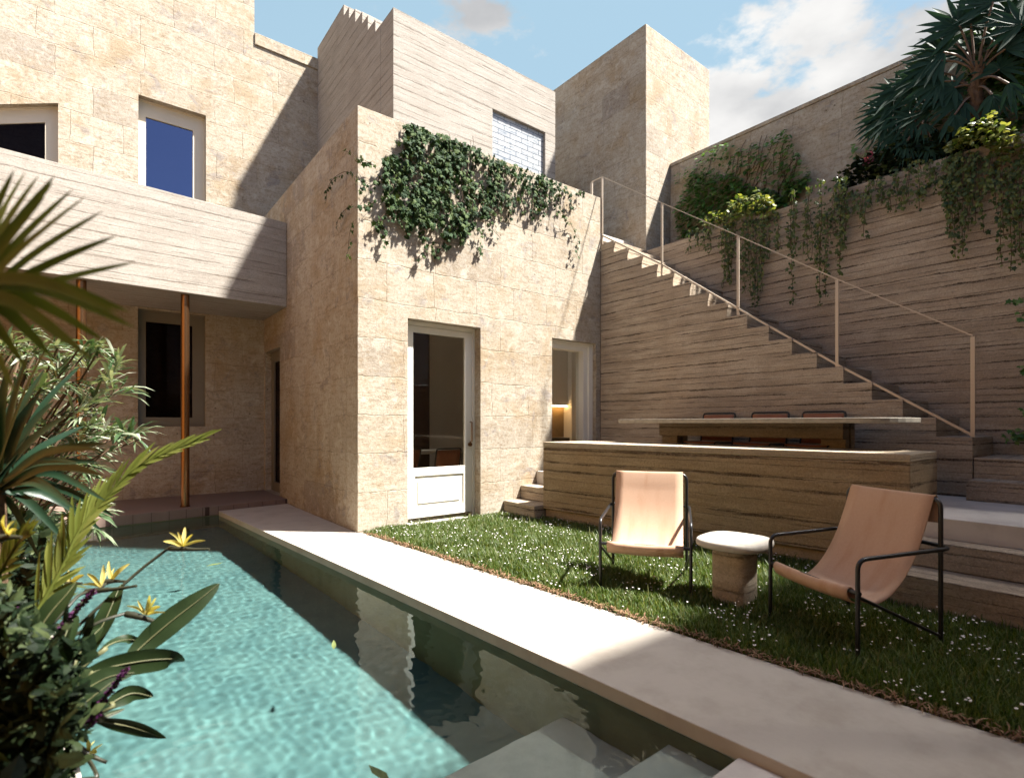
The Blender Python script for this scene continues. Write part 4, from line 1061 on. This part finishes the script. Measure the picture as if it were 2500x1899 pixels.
# near, out-of-focus fan palm
M['palm_near'] = m_leaf('near_palm_leaf', [(.085, .115, .024), (.12, .145, .034), (.15, .165, .045)], .4, .5)  # olive green of the near fronds themselves
nf = plant('fan_palm', 'out-of-focus olive palm fronds entering at the left picture edge', 'palm', Vector((-1.25, 1.05, 0)))
for (tips, cen, Y, hw, lbl) in (([(35, 415), (62, 420), (95, 428), (135, 428), (178, 462), (212, 478), (252, 515), (330, 640), (-20, 470), (130, 445), (160, 520), (20, 500), (285, 575), (-40, 560), (110, 480)], (-120, 800), .86, 8, 0), ([(316, 762), (330, 800), (290, 765), (135, 880), (70, 905), (110, 840), (230, 880), (260, 835), (40, 960), (180, 850)], (-150, 700), .80, 11, 0)):
    g = MB(); c = P3(cen[0], cen[1], Y)
    for i, (x, y) in enumerate(tips):
        e = P3(x, y, Y+R(-.06, .10)); m = (c+e)/2+UP*(.015 if y < 700 else .03)
        pts = [Vector(p) for p in catmull([tuple(c), tuple(m), tuple(e)], 5)]
        g.blade(pts, prof(len(pts), hw*1.5*Y/1300, .3, .04, .4), VIEW+Vector((R(-.4, .4), 0, R(-.2, .2))), .25)
    o = part('frond', g, M['palm_near'], nf, shade=70, fix=False)
    g = MB(); g.tube(catmull([(-1.25, 1.05, .0), (-1.2, 1.0, .7), tuple(c)], 6), .009, 8); part('petiole', g, M['stem'], o, shade=60)
g = MB(); g.tube([(-1.25, 1.05, -.02), (-1.24, 1.05, .35)], [.06, .04], 10); part('trunk', g, M['trunk'], nf, shade=60)

# dark strap-leaved rosette
ro = plant('strap_leaf_plant', 'dark green rosette of long sword leaves in front of the pale leaved shrub', 'plant', Vector((-1.85, 1.9, 0)))
cen = P3(-10, 1195, 1.9)
for (x, y, hw) in ((140, 805, 5), (45, 950, 15), (95, 965, 15), (133, 978, 13), (196, 893, 9), (262, 1082, 10), (243, 1096, 9), (236, 1127, 10), (254, 1160, 12), (258, 1222, 9), (283, 1262, 10), (250, 1296, 10), (20, 900, 14), (-30, 960, 14), (170, 1010, 12), (110, 900, 10), (190, 1130, 12), (180, 1240, 12), (160, 1320, 10), (100, 1370, 10), (70, 860, 9), (-60, 1080, 14), (150, 1190, 14), (80, 1060, 14), (205, 1040, 10)):
    e = P3(x, y, 1.9+R(-.25, .2)); sag = UP*(.10 if y < 1200 else .15)*(e-cen).length
    pts = [Vector(p) for p in catmull([tuple(cen+Vector((R(-.02, .02), R(-.03, .03), R(-.02, .02)))), tuple(cen.lerp(e, .5)+sag), tuple(e)], 6)]
    g = MB(); g.blade(pts, prof(len(pts), hw*1.9/1300, .6, .03, .45), VIEW+Vector((R(-.3, .3), 0, R(-.1, .5))), .35)
    part('leaf', g, M['strap'], ro, shade=70, fix=False)
g = MB(); g.tube([(-1.85, 1.9, -.02), tuple(cen)], [.045, .03], 10); part('stem', g, M['trunk'], ro, shade=60)

# pale leaved shrub in the sun
ol = plant('pale_leaf_shrub', 'sunlit shrub of narrow pale variegated leaves in front of the copper columns', 'shrub', ab(-.75, 4.6, 0))
lf = MB(); stm = MB()
region = [(-40, 820), (60, 800), (130, 820), (200, 840), (260, 870), (290, 900), (300, 960), (280, 1010), (310, 1040), (350, 1060), (300, 1080), (240, 1120), (220, 1180), (250, 1230), (260, 1290), (180, 1300), (-40, 1300)]
tufts = sample(region, 190)+[(285, 875), (280, 905), (275, 925), (300, 945), (310, 960), (250, 1030), (280, 1045), (330, 1055), (345, 1070), (225, 845), (215, 860)]
for (x, y) in tufts:
    Y = R(3.2, 4.0); c = P3(x, y, Y)
    base = ab(-.75+R(-.25, .25), 4.6+R(-.4, .4), 0)
    if R(0, 1) < .35: stm.tube(catmull([tuple(base), tuple(base.lerp(c, .6)+UP*.15), tuple(c)], 4), .006, 5)
    ad = (Vector((R(.3, 1), R(-.7, .3), R(-.1, .7)))).normalized()
    for k in range(random.randint(7, 11)):
        d = (ad+Vector((R(-.75, .75), R(-.75, .75), R(-.45, .55)))).normalized(); l = R(.11, .21)
        p0 = c-ad*R(0, .10); pts = [p0, p0+d*l*.35, p0+d*l*.7+DOWN*l*.05, p0+d*l+DOWN*l*.2]
        w = l*R(.042, .066)
        lf.blade(pts, [w*.3, w, w*.8, w*.04], UP+Vector((R(-.5, .5), R(-.5, .5), 0)), .2)
part('leaves', lf, M['oleander'], ol, shade=70, fix=False); part('stems', stm, M['vine_stem'], ol, shade=60)

# feather palm
fp = plant('feather_palm', 'arching olive feather palm frond reaching towards the right copper column', 'palm', Vector((-1.9, 1.75, 0)))
for (rach, Y0, Y1, LM, n) in (([(60, 1540), (97, 1482), (150, 1390), (190, 1302), (244, 1229), (327, 1145), (417, 1100), (500, 1068)], 1.7, 2.0, 190, 30), ([(-60, 1500), (0, 1400), (40, 1330), (70, 1300)], 1.65, 1.6, 150, 12)):
    R_ = C3(rach, Y0, Y1); g = MB(); N = len(R_)
    g.tube(R_, [.008*(1-.8*i/N) for i in range(N)], 6)
    for k in range(n):
        s = .12+.86*k/n; i = min(int(s*(N-1)), N-2); p = R_[i].lerp(R_[i+1], s*(N-1)-i); tg = (R_[i+1]-R_[i]).normalized()
        sc = Y0/1300
        for side in (-1, 1):
            l = LM*sc*(1-.62*s)*R(.85, 1.1)*(1 if side < 0 else .55)
            per = VIEW.cross(tg)*side*-1
            d = (tg*(.9+1.3*s)+per*(.75*(1-.75*s))+Vector((R(-.1, .1), R(-.15, .15), R(-.1, .1)))+UP*(.35 if side < 0 else -.1)).normalized()
            pts = [p+d*l*t+DOWN*l*.12*t*t for t in (0, .25, .5, .75, 1)]
            w = .0095*(1-.4*s)
            g.blade(pts, [w*.5, w, w, w*.7, w*.03], VIEW+Vector((R(-.3, .3), 0, R(-.2, .3))), .3)
    part('frond', g, M['palm_olive'], fp, shade=70, fix=False)
g = MB(); g.tube(catmull([(-1.9, 1.75, -.02), (-1.8, 1.72, .25), tuple(P3(60, 1540, 1.7))], 5), .016, 8); part('stem', g, M['stem'], fp, shade=60)

# bird of paradise
bp = plant('bird_of_paradise', 'bird of paradise with paddle leaves and pale yellow flowers leaning over the pool', 'plant', Vector((-1.72, 1.55, 0)))
root = Vector((-1.72, 1.55, 0))
def paddle(mid, hw, Y0, Y1, nh=None):
    pts = C3(mid, Y0, Y1); g = MB(); nh = nh or VIEW+Vector((R(-.3, .3), 0, R(-.2, .4)))
    g.blade(pts, prof(len(pts), hw*Y0/1300, .18, .03, .5), nh, .22)
    o = part('leaf', g, M['paddle'], bp, shade=80, fix=False)
    s = MB(); s.tube([p+VIEW*.004 for p in pts], [.0032*(1-.85*i/len(pts)) for i in range(len(pts))], 5); part('midrib', s, M['stem'], o, shade=60)
    s = MB(); s.tube(catmull([tuple(root+Vector((R(-.06, .06), R(-.06, .06), 0))), tuple(root.lerp(pts[0], .55)+Vector((-.05, 0, .06))), tuple(pts[0]), tuple(pts[3])], 5), .008, 6)
    part('leaf_stalk', s, M['stem'], o, shade=60)
paddle([(300, 1625), (350, 1575), (420, 1515), (485, 1465), (536, 1424)], 31, 1.75, 1.95)
paddle([(180, 1660), (260, 1630), (350, 1612), (420, 1607), (448, 1614)], 31, 1.6, 1.8)
paddle([(222, 1752), (270, 1762), (320, 1772), (370, 1788), (405, 1801)], 19, 1.6, 1.75)
paddle([(250, 1735), (290, 1705), (330, 1690), (374, 1699)], 22, 1.6, 1.7)
paddle([(205, 1625), (235, 1560), (265, 1500), (284, 1455), (297, 1426)], 27, 1.8, 1.95)
paddle([(50, 1600), (90, 1545), (130, 1490), (165, 1450), (187, 1422)], 32, 1.55, 1.65)
paddle([(215, 1765), (250, 1750), (305, 1729)], 8, 1.6, 1.7)
paddle([(120, 1640), (150, 1580), (170, 1530), (185, 1500)], 24, 1.6, 1.7)
paddle([(150, 1700), (210, 1680), (270, 1650), (330, 1640)], 26, 1.55, 1.65)
paddle([(140, 1760), (190, 1730), (240, 1690), (280, 1660)], 26, 1.5, 1.6)
paddle([(160, 1640), (200, 1590), (230, 1550), (250, 1530)], 22, 1.65, 1.75)
paddle([(235, 1600), (270, 1572), (310, 1560), (350, 1563)], 14, 1.7, 1.85)
def flower(stem, beak, base, tips, Y, cols=0):
    S = C3(stem, Y-.1, Y); g = MB(); g.tube([root+Vector((R(-.05, .05), R(-.05, .05), 0))]+[root.lerp(S[0], .6)+Vector((-.03, 0, .05))]+S, .0055, 6)
    o = part('flower_stalk', g, M['bract'], bp, shade=60)
    B = C3(beak, Y, Y); g = MB(); n = len(B); g.tube(B, [.0045+.009*math.sin(math.pi*min(1, (i/(n-1))**.5))*(1-i/(n-1))+.0004 for i in range(n)], 8)
    part('bract', g, M['bract'], o, shade=60)
    g = MB(); c = P3(base[0], base[1], Y)
    for i, (x, y) in enumerate(tips):
        e = P3(x, y, Y+R(-.05, .05)); m = (c+e)/2+Vector((0, R(-.01, .01), .006)); pts = [Vector(p) for p in catmull([tuple(c), tuple(m), tuple(e)], 4)]
        w = (5.5 if i < 2 else 3.4)*Y/1300
        g.blade(pts, prof(len(pts), w, .4, .03, .4), VIEW, .3)
    part('petals', g, M['petal'], o, shade=80, fix=False)
flower([(297, 1431), (350, 1385), (417, 1334)], [(410, 1338), (440, 1339), (475, 1341), (511, 1340)], (446, 1334), [(452, 1286), (398, 1321), (434, 1298), (413, 1299), (502, 1319), (471, 1304)], 2.1)
flower([(166, 1482), (190, 1455), (216, 1443)], [(205, 1446), (240, 1441), (285, 1437), (333, 1430)], (247, 1432), [(253, 1378), (212, 1399), (199, 1427), (262, 1395)], 1.9)
flower([(200, 1470), (240, 1440), (262, 1421)], [(255, 1421), (275, 1418), (305, 1419)], (272, 1416), [(266, 1368), (317, 1375), (280, 1385), (258, 1390)], 2.05)
flower([(100, 1500), (140, 1450), (165, 1428)], [(160, 1428), (180, 1424), (200, 1424)], (172, 1424), [(168, 1391), (206, 1403), (152, 1411)], 2.1)
flower([(166, 1559), (247, 1516), (310, 1496)], [(303, 1497), (340, 1505), (385, 1520), (426, 1535)], (356, 1500), [(366, 1452), (392, 1480), (336, 1464), (308, 1478), (382, 1458), (404, 1493)], 1.85)
flower([(240, 1899), (220, 1860), (185, 1822), (140, 1808)], [(175, 1815), (215, 1840), (260, 1860)], (216, 1847), [(207, 1797), (236, 1838), (232, 1806), (251, 1814)], 1.7)
flower([(-60, 1360), (-30, 1330), (-5, 1318)], [(-8, 1316), (20, 1311), (52, 1311)], (20, 1308), [(12, 1256), (42, 1292), (0, 1270), (36, 1270)], 1.5)

# purple flower spikes
sv = plant('purple_sage', 'dark purple flower spikes rising through the foreground foliage', 'plant', Vector((-1.6, 1.45, 0)))
for (S, Y) in (([(40, 1640), (10, 1570), (18, 1520), (38, 1488)], 1.45), ([(60, 1760), (125, 1580), (180, 1500), (230, 1442)], 1.6), ([(150, 1850), (212, 1780), (260, 1700), (308, 1634)], 1.55)):
    P = C3(S, Y); g = MB(); g.tube([Vector((-1.6, 1.45, 0)), P[0]]+P, .004, 5); o = part('spike_stem', g, M['stem'], sv, shade=60)
    g = MB(); N = len(P)
    for i in range(N//3, N):
        for k in range(30):
            p = P[min(i, N-2)].lerp(P[min(i+1, N-1)], R(0, 1)); d = Vector((R(-1, 1), R(-1, 1), R(-.3, .9))).normalized()
            g.disc_leaf(p, d, VIEW, R(.011, .022)*(1.1-.5*i/N), LANCE if k % 2 else OVAL)
    part('florets', g, M['purple'], o, fix=False)

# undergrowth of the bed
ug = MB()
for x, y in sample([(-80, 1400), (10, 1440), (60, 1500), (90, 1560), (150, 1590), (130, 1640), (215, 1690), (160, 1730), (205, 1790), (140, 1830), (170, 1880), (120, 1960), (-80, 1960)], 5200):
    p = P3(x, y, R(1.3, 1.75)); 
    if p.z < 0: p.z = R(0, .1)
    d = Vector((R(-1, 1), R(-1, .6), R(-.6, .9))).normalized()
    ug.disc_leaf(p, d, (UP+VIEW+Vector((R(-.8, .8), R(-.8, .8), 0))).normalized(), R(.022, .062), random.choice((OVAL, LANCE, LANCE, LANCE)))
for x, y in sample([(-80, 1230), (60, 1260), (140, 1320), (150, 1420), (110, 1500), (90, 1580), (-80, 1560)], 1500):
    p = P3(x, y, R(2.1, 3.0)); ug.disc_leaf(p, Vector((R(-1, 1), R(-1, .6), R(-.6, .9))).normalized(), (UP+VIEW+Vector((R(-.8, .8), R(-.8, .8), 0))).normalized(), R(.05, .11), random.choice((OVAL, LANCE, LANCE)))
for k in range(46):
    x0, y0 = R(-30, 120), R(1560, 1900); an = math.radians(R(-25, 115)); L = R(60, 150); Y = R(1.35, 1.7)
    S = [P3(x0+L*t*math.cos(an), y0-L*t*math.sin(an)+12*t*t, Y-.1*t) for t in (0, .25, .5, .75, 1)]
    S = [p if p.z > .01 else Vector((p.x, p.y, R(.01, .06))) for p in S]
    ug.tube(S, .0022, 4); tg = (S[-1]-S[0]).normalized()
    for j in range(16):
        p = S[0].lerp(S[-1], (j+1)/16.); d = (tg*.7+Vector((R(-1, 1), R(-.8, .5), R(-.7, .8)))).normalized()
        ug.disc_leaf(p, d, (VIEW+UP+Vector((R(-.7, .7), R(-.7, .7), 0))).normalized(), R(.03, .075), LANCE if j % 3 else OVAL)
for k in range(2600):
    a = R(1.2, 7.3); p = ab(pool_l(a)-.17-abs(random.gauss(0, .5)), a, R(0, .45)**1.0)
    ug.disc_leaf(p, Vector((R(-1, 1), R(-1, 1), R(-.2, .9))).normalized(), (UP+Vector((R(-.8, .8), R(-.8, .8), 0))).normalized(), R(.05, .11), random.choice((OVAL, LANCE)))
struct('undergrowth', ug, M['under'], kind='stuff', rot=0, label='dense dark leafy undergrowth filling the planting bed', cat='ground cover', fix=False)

# floating leaves
for (lab, px, rot, s) in (('pale green leaf floating far out on the turquoise water', (525, 1380), .4, .13), ('curled dark leaf floating near the shaded pool wall', (815, 1577), 1.9, .075), ('dark leaf floating at the bottom edge of the picture', (925, 1893), 2.6, .10)):
    c = Pg(*px, -.054); t = plant('floating_leaf', lab, 'leaf', c)
    g = MB(); d = Vector((math.cos(rot), math.sin(rot), 0)); g.blade([c-d*s/2, c-d*s*.2+UP*.004, c+d*s*.2+UP*.008, c+d*s*.5+UP*.022], [s*.03, s*.17, s*.15, s*.01], UP, .3)
    part('blade', g, M['leaf_float'], t, shade=70, fix=False)

# ================================================================== LAWN
def lawn_pts(n):
    out = np.empty((0, 2))
    while len(out) < n:
        a = rng.uniform(-.3, A0-.02, n); b = rng.uniform(2.3, 4.95, n)
        right = np.where(a > 5.0, 4.28, np.where(a > 1.3, 4.427+(5.004-a)*.1147+.02, 4.165))
        keep = (b > 2.322-.082*(a-5.554)+.02) & (b < right)
        out = np.vstack([out, np.stack([b, a], 1)[keep]])
    return out[:n]
N = 150000
ba = lawn_pts(N)
patch = np.sin(ba[:, 0]*7.1+np.sin(ba[:, 1]*5.3)*1.4)*np.cos(ba[:, 1]*6.3+np.sin(ba[:, 0]*4.7)*1.7)
near = np.clip((ba[:, 0]-(2.322-.082*(ba[:, 1]-5.554)))/.12, .25, 1)
h = (.028+.026*rng.random(N)+.014*np.clip(patch, 0, 1)+.05*(rng.random(N) < .02))*(.6+.4*near)
wd = .0016+.0022*rng.random(N)
an = rng.uniform(0, 2*np.pi, N); lean = rng.uniform(.1, .95, N)*h
dx, dy = np.cos(an), np.sin(an); fx, fy = -dy, dx
bx_, ay_ = ba[:, 0], ba[:, 1]
V = np.zeros((N, 5, 3), np.float32)
V[:, 0] = np.stack([bx_-fx*wd, ay_-fy*wd, np.full(N, -.012)], 1); V[:, 1] = np.stack([bx_+fx*wd, ay_+fy*wd, np.full(N, -.012)], 1)
V[:, 2] = np.stack([bx_-fx*wd*.8+dx*lean*.35, ay_-fy*wd*.8+dy*lean*.35, h*.62], 1); V[:, 3] = np.stack([bx_+fx*wd*.8+dx*lean*.35, ay_+fy*wd*.8+dy*lean*.35, h*.62], 1)
V[:, 4] = np.stack([bx_+dx*lean, ay_+dy*lean, h], 1)
thin = (np.sin(ba[:, 0]*3.7+1.3*np.sin(ba[:, 1]*2.9+1))*np.cos(ba[:, 1]*3.1+1.1*np.sin(ba[:, 0]*2.3)) < -.45) & (rng.random(N) < .55)
V[thin, 2:, 2] *= .35
me = bpy.data.meshes.new('grass')
me.vertices.add(N*5); me.vertices.foreach_set('co', V.ravel())
base = (np.arange(N)*5)[:, None]
loops = np.concatenate([base+np.array([[0, 1, 3, 2]]), base+np.array([[2, 3, 4]])], 1).ravel()
me.loops.add(N*7); me.loops.foreach_set('vertex_index', loops.astype(np.int32))
me.polygons.add(N*2)
ls = np.stack([np.arange(N)*7, np.arange(N)*7+4], 1).ravel(); lt = np.tile([4, 3], N)
me.polygons.foreach_set('loop_start', ls.astype(np.int32)); me.polygons.foreach_set('loop_total', lt.astype(np.int32))
me.update(calc_edges=True); me.validate(); me.materials.append(M['grass'])
go = bpy.data.objects.new('grass', me); go.rotation_euler = (0, 0, TH); COL.objects.link(go)
go['kind'] = 'stuff'; go['label'] = 'short green lawn grass between path and bench wall'; go['category'] = 'grass'
# daisies
g = MB(); ds = lawn_pts(2500)
for b, a in ds:
    if math.sin(b*7+math.cos(a*5)*1.8)*math.cos(a*4.1+b*2) < .05 and R(0, 1) < .9: continue
    z = R(.035, .06); r = R(.004, .0078); tl = Vector((R(-.5, .5), R(-.5, .5), 1)).normalized(); u_ = tl.orthogonal().normalized(); v_ = tl.cross(u_); c = Vector((b, a, z))
    o = len(g.v); g.v.append(tuple(c+tl*r*.6)); g.v += [tuple(c+u_*r*math.cos(k*math.pi/3)+v_*r*math.sin(k*math.pi/3)) for k in range(6)]
    g.f += [(o, o+1+k, o+1+(k+1) % 6) for k in range(6)]
struct('daisies', g, M['daisy'], kind='stuff', label='tiny white daisies scattered through the lawn', cat='flowers', fix=False)
g = MB()
for k in range(1500):
    a = R(.2, 5.5); b = lawn_l(a)+abs(random.gauss(0, .028))-.012; c = Vector((b, a, R(.002, .02))); d = Vector((R(-1, 1), R(-1, 1), R(-.1, .35))).normalized(); l = R(.02, .06)
    g.blade([c, c+d*l*.5+UP*.006, c+d*l], [.002, .004, .0006], UP, .3)
struct('leaf_litter', g, M['mulch'], kind='stuff', label='dry brown leaf litter along the lawn edge of the path', cat='leaf litter', fix=False)
# ================================================================== LIGHT, SKY, CAMERA
SUN = Vector((.5353, -.0462, .8434)).normalized()
ld = bpy.data.lights.new('sun', 'SUN'); ld.energy = 5.0; ld.angle = math.radians(2.0); ld.cycles.is_caustics_light = True; ld.color = (1.0, .955, .885)
lo = bpy.data.objects.new('sun', ld); lo.rotation_euler = SUN.to_track_quat('Z', 'Y').to_euler(); lo.location = (6, 0, 12); COL.objects.link(lo)
w = bpy.data.worlds.new('World'); SC.world = w; w.use_nodes = True
T = w.node_tree; T.nodes.clear()
def wn(t, **k):
    n = T.nodes.new(t)
    for a, v in k.items(): setattr(n, a, v)
    return n
out = wn('ShaderNodeOutputWorld'); mixs = wn('ShaderNodeMixShader')
sky = wn('ShaderNodeTexSky', sky_type='NISHITA'); sky.sun_disc = False
sky.sun_elevation = math.asin(SUN.z); sky.sun_rotation = math.atan2(SUN.x, SUN.y)
sky.altitude = 50; sky.dust_density = 1.2; sky.ozone_density = .5; sky.air_density = .8
bg = wn('ShaderNodeBackground'); bg.inputs[1].default_value = .05
T.links.new(sky.outputs[0], bg.inputs[0])
tc = wn('ShaderNodeTexCoord'); sp = wn('ShaderNodeSeparateXYZ'); T.links.new(tc.outputs['Generated'], sp.inputs[0])
def wm(op, a, b=None, clamp=False):
    n = wn('ShaderNodeMath', operation=op, use_clamp=clamp)
    for i, v in enumerate((a, b)):
        if v is None: continue
        if isinstance(v, bpy.types.NodeSocket): T.links.new(v, n.inputs[i])
        else: n.inputs[i].default_value = v
    return n.outputs[0]
mz = wm('MAXIMUM', sp.outputs[2], .03); den = wm('ADD', mz, .22)
cb_ = wn('ShaderNodeCombineXYZ'); T.links.new(wm('DIVIDE', sp.outputs[0], den), cb_.inputs[0]); T.links.new(wm('DIVIDE', sp.outputs[1], den), cb_.inputs[1]); T.links.new(wm('MULTIPLY', sp.outputs[2], 1.4), cb_.inputs[2])
def wnoise(scale, detail, rough, off):
    mp = wn('ShaderNodeMapping'); T.links.new(cb_.outputs[0], mp.inputs[0]); mp.inputs['Location'].default_value = off
    n = wn('ShaderNodeTexNoise'); T.links.new(mp.outputs[0], n.inputs[0]); n.inputs['Scale'].default_value = scale; n.inputs['Detail'].default_value = detail; n.inputs['Roughness'].default_value = rough
    return n.outputs[0]
big = wnoise(2.1, 9, .55, (3.1, .4, .2)); puff = wnoise(5.5, 9, .6, (.7, 2.3, 0))
cov = wm('ADD', wm('MULTIPLY', big, .70), wm('MULTIPLY', puff, .30))
cov = wm('ADD', cov, wm('MULTIPLY', sp.outputs[0], .16))
cov = wm('ADD', cov, wm('MULTIPLY', sp.outputs[1], .16))      # more cloud towards the right
mr = wn('ShaderNodeMapRange', interpolation_type='SMOOTHSTEP'); T.links.new(cov, mr.inputs[0]); mr.inputs[1].default_value = .645; mr.inputs[2].default_value = .70
shade = wn('ShaderNodeMapRange', interpolation_type='SMOOTHSTEP'); T.links.new(wnoise(2.2, 6, .5, (1.2, .1, .5)), shade.inputs[0]); shade.inputs[1].default_value = .38; shade.inputs[2].default_value = .66
cc = wn('ShaderNodeMix', data_type='RGBA'); T.links.new(shade.outputs[0], cc.inputs[0]); cc.inputs[6].default_value = (.50, .51, .53, 1); cc.inputs[7].default_value = (.95, .94, .92, 1)
bgc = wn('ShaderNodeBackground'); T.links.new(cc.outputs[2], bgc.inputs[0]); bgc.inputs[1].default_value = .235
veil = wn('ShaderNodeMapRange', interpolation_type='SMOOTHSTEP'); T.links.new(sp.outputs[1], veil.inputs[0]); veil.inputs[1].default_value = .25; veil.inputs[2].default_value = .8
bgv = wn('ShaderNodeBackground'); bgv.inputs[0].default_value = (.56, .83, 1.0, 1); bgv.inputs[1].default_value = .19
mv = wn('ShaderNodeMixShader'); T.links.new(wm('MULTIPLY', veil.outputs[0], .85), mv.inputs[0]); T.links.new(bg.outputs[0], mv.inputs[1]); T.links.new(bgv.outputs[0], mv.inputs[2])
T.links.new(mr.outputs[0], mixs.inputs[0]); T.links.new(mv.outputs[0], mixs.inputs[1]); T.links.new(bgc.outputs[0], mixs.inputs[2]); T.links.new(mixs.outputs[0], out.inputs[0])

cam = bpy.data.cameras.new('camera'); cam.sensor_width = 36; cam.lens = F/2500*36; cam.shift_y = 83.5/2500; cam.clip_start = .05; cam.clip_end = 1000
co = bpy.data.objects.new('camera', cam); co.location = (0, 0, CAMH); co.rotation_euler = (math.pi/2, 0, 0); COL.objects.link(co); SC.camera = co
cam.dof.use_dof = True; cam.dof.focus_distance = 4.8; cam.dof.aperture_fstop = 2.2
vs = SC.view_settings; vs.view_transform = 'Standard'; vs.look = 'None'; vs.gamma = 1; vs.exposure = 2.15; vs.use_curve_mapping = False
SC.render.engine = 'CYCLES'; cy = SC.cycles
cy.use_denoising = True
try: cy.denoiser = 'OPENIMAGEDENOISE'
except Exception: pass
cy.max_bounces = 10; cy.diffuse_bounces = 6; cy.glossy_bounces = 5; cy.transparent_max_bounces = 24; cy.transmission_bounces = 6
cy.sample_clamp_indirect = 6; cy.caustics_reflective = False; cy.caustics_refractive = True
